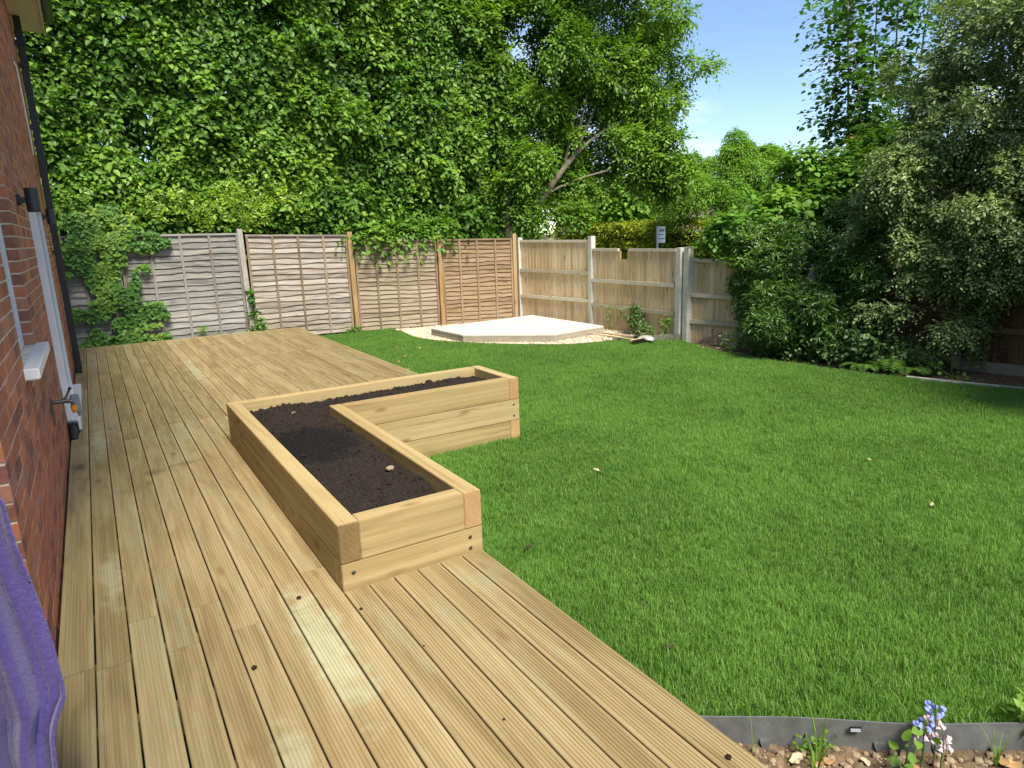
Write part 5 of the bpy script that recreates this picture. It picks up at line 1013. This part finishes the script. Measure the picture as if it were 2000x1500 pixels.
hk = MB(); hk.tube([(0, 0, .02), (.03, 0, .0), (.045, 0, .0), (.05, 0, .03)], .006, 8); hk.box(0, .006, -.02, .02, -.01, .06)
tag(hk.build('wall_hook', M['galv'], None, 0, (-.43, 1.93, 1.40)), 'metal wall hook holding the purple towel', 'hook')

# ------------------------------------------------------------------ small things
def flat_leaf(name, x, y, z, s, m, label, cat, group, seed):
    rs = random.Random(seed); n = 12; V = [(0, 0, .004)]
    for k in range(n):
        a = 2*math.pi*k/n; r = s*(.55+.45*abs(math.cos(a)))*(1+rs.uniform(-.15, .15)); V.append((r*math.cos(a), r*math.sin(a)*.7, s*rs.uniform(.0, .5)*abs(math.sin(a+rs.random()))))
    o = link(name, pyd(name, V, [(0, 1+k, 1+(k+1) % n) for k in range(n)]), m, None, (x, y, z), (rs.uniform(-.2, .2), rs.uniform(-.2, .2), rs.uniform(0, 6.28))); md = o.modifiers.new('thickness', 'SOLIDIFY'); md.thickness = .002
    return tag(o, label, cat, group)
gt = LAWN_Z+.045
lbl8 = ('brown fallen leaf on the grass farthest from the decking edge', 'brown leaf close to the far decking edge', 'curled brown leaf on the grass behind the planter', 'brown leaf on the grass toward the gravel', 'brown leaf on the grass just behind the planter back', 'brown leaf halfway along the far decking edge', 'small brown leaf among others beside the far decking', 'brown leaf on the grass beside the gravel curve')
for i, (x, y) in enumerate(((4.2, 10.47), (3.5, 9.99), (3.62, 8.65), (4.5, 10.19), (3.6, 7.4), (3.75, 9.3), (4.0, 9.7), (5.1, 10.3))): flat_leaf('fallen_leaf', x, y, gt, .035, M['dryleaf'], lbl8[i], 'leaf', 'brown leaves beside the far decking', i)
for i, (x, y, lb) in enumerate(((3.17, 3.92, 'pale fallen petal on the open lawn near the planter'), (5.03, 2.82, 'larger pale leaf in the middle of the right lawn'), (4.52, 2.08, 'pale leaf on the lawn nearest the right picture edge'), (2.0, 3.13, 'dark leaf on the lawn beside the planter near corner'), (1.98, 1.94, 'dark crumpled leaf near the decking edge and lawn edging'), (5.6, 4.16, 'dark leaf far out on the lawn'))): flat_leaf('fallen_leaf', x, y, gt, .026, M['paleleaf' if 'pale' in lb else 'bristle'], lb, 'leaf', 'single leaves scattered on the lawn', 30+i)
def clod(x, y, s, lb): tag(smooth_o(link('soil_crumb', rock(int(x*1000)+int(y*10), s, 1, .7), M['clod'], None, (x, y, s*.4))), lb, 'crumb', 'crumbs of soil on the decking')
def smooth_o(o): smooth(o.data); return o
for (x, y, s, lb) in ((.62, 2.98, .014, 'dark soil crumb on the decking beside the planter near corner'), (.83, 2.72, .009, 'small dark crumb on the boards just before the planter front'), (.33, 2.55, .013, 'dark crumb in a board gap on the open decking'), (1.0, 1.75, .007, 'tiny dark crumb near the middle of the front decking'), (1.5, 1.2, .012, 'dark twig crumb at the decking edge near the flower bed'), (.95, 2.3, .006, 'tiny crumb on the front boards below the planter')): clod(x, y, s, lb)
# flower bed: bluebells, weeds, stones, dry leaves
def bluebell(x, y, h, label, nb, m1, m2, seed):
    t = empty('bluebell', (x, y, -.30), label, 'flower', 'bluebells in the flower bed'); rs = random.Random(seed); top = Vector((rs.uniform(-.015, .015), rs.uniform(-.02, .02), h)); MB().tube([(0, 0, 0), top*.55+Vector((.006, 0, 0)), top], [.004, .0035, .002], 6).build('stem', M['stem'], t)
    for k in range(nb):
        f = .62+.38*k/nb; p = top*f; a = k*2.4+rs.random(); d = Vector((math.cos(a), math.sin(a), .1)); c = p+d*.016
        bmv = []; n = 6; mb = MB(); ax = (d*.6+Vector((0, 0, -.75))).normalized(); sx = ax.cross(Vector((.3, .9, .1))).normalized(); sy = ax.cross(sx); V = []
        for (tt, r) in ((0, .002), (.005, .0065), (.013, .0075), (.018, .011)):
            for q in range(n): an = 6.283*q/n; V.append(c+ax*tt+(sx*math.cos(an)+sy*math.sin(an))*r)
        mb.add(V, [(r*n+q, r*n+(q+1) % n, (r+1)*n+(q+1) % n, (r+1)*n+q) for r in range(3) for q in range(n)]).build('bell', M[m1 if k > nb*.45 else m2], t)
    return t
bluebell(2.372, .985, .25, 'tallest bluebell with fresh blue bells at the top', 17, 'bluebell', 'fadedbell', 1)
bluebell(2.318, 1.0, .185, 'shorter fading bluebell left of the tallest', 16, 'bluebell', 'fadedbell', 2)
bluebell(2.345, .95, .165, 'fading bluebell stem in front of the tallest', 13, 'fadedbell', 'fadedbell', 3)
def blade_tuft(x, y, label, n, h, seed, wd=.006, m='weed'):
    rs = random.Random(seed); t = empty('grass_weed', (x, y, -.30), label, 'weed', 'grassy weeds in the flower bed'); V = []; F = []
    for k in range(n):
        a = rs.uniform(0, 6.28); hh = h*rs.uniform(.5, 1); le = rs.uniform(.1, .5)*hh; d = Vector((math.cos(a), math.sin(a), 0)); s = Vector((-d.y, d.x, 0))*wd; b0 = d*.01; i0 = len(V)
        for j in range(6):
            u_ = j/5; p = b0+d*le*u_*u_+Vector((0, 0, hh*u_*(1-.12*u_*u_))); wv = s*(1-u_)**.6; V += [p-wv*.5, p+wv*.5]
        F += [(i0+2*j, i0+2*j+1, i0+2*j+3, i0+2*j+2) for j in range(5)]
    me = pyd('blades', V, F); attr(me, 'rnd', rng.random(len(V))); link('blades', me, M[m], t)
blade_tuft(2.03, 1.22, 'tall single grass blades rising by the edging left of the bluebells', 4, .3, 3, .009); blade_tuft(1.98, 1.2, 'short broad grass tuft at the bottom of the bed', 7, .15, 4, .012); blade_tuft(2.55, .86, 'loose grassy weed right of the bluebells', 9, .17, 5); blade_tuft(2.68, .78, 'grassy weed in the lower right bed corner', 9, .16, 6, .009); blade_tuft(1.87, 1.38, 'thin straw stalk leaning on the edging', 2, .2, 8, .004)
sprout('leafy_weed', 'small round-leaved weed clump against the edging', 2.06, 1.26, -.30, [(0, 0, .03, .03), (.03, -.02, .04, .03), (-.03, .02, .03, .03)], 60, .018, .016, M['weed'])
sprout('leafy_weed', 'pale green broad-leaved weed left of the bluebells', 2.25, 1.03, -.30, [(0, 0, .1, .03), (.03, -.02, .14, .03), (-.02, .02, .06, .03)], 12, .055, .035, M['weed'])
sprout('leafy_weed', 'leafy weed at the right picture edge by the edging', 2.72, .86, -.30, [(0, 0, .12, .05), (.03, -.02, .16, .05), (.05, .02, .1, .05), (-.02, 0, .08, .04)], 26, .05, .026, M['weed'])
sprout('leafy_weed', 'small seedling at the bottom edge below the edging slot', 2.15, 1.02, -.30, [(0, 0, .05, .02), (.03, -.02, .06, .02)], 10, .045, .025, M['weed'])
for i in range(8): flat_leaf('dead_leaf', 1.7+.12*i+random.uniform(-.04, .04), 1.44-.085*i+random.uniform(-.09, .02), -.288, random.uniform(.02, .045), M['dryleaf' if i % 2 else 'paleleaf'], 'dry brown leaf on the stony flower bed', 'leaf', 'dry leaves in the flower bed', 60+i)
pb = MB()
for i in range(700):
    t = random.random(); x = 1.62+1.25*t+random.uniform(-.03, .03); y = 1.61-.93*t-random.uniform(0, .45); s = random.choice((.004, .005, .006, .008, .011, .017)); m_ = random.choice(gm); pb.add([(x+v.co.x*s, y+v.co.y*s, -.298+v.co.z*s) for v in m_.vertices], [tuple(p.vertices) for p in m_.polygons])
tag(pb.build('pebbles', M['stone']), 'small stones scattered over the flower bed soil', 'stones', kind='stuff')
lt = MB()
for i in range(150):
    x = random.uniform(7.95, 8.9); y = random.uniform(6.3, 8.0)
    s = random.uniform(.012, .035); a = random.uniform(0, 6.28); lt.add([(x+s*math.cos(a+q*1.57)*(1 if q % 2 else .5), y+s*math.sin(a+q*1.57)*(1 if q % 2 else .5), -.25+random.uniform(0, .02)) for q in range(4)], [(0, 1, 2, 3)])
tag(lt.build('leaf_litter', M['paleleaf']), 'dry leaf litter on the soil before the lower fence panel', 'leaf litter', kind='stuff')
tg = empty('dead_twigs', (8.45, 7.45, -.25), 'pile of bare dead twigs on the soil before the lower fence panel', 'twigs'); mb = MB()
for k in range(16): limb(mb, (random.uniform(-.15, .15), random.uniform(-.2, .3), .01), (random.uniform(-.3, .3), random.uniform(-.4, .5), random.uniform(.03, .4)), .006, .002, .2, 4, 4)
mb.build('twigs', M['bark'], tg)
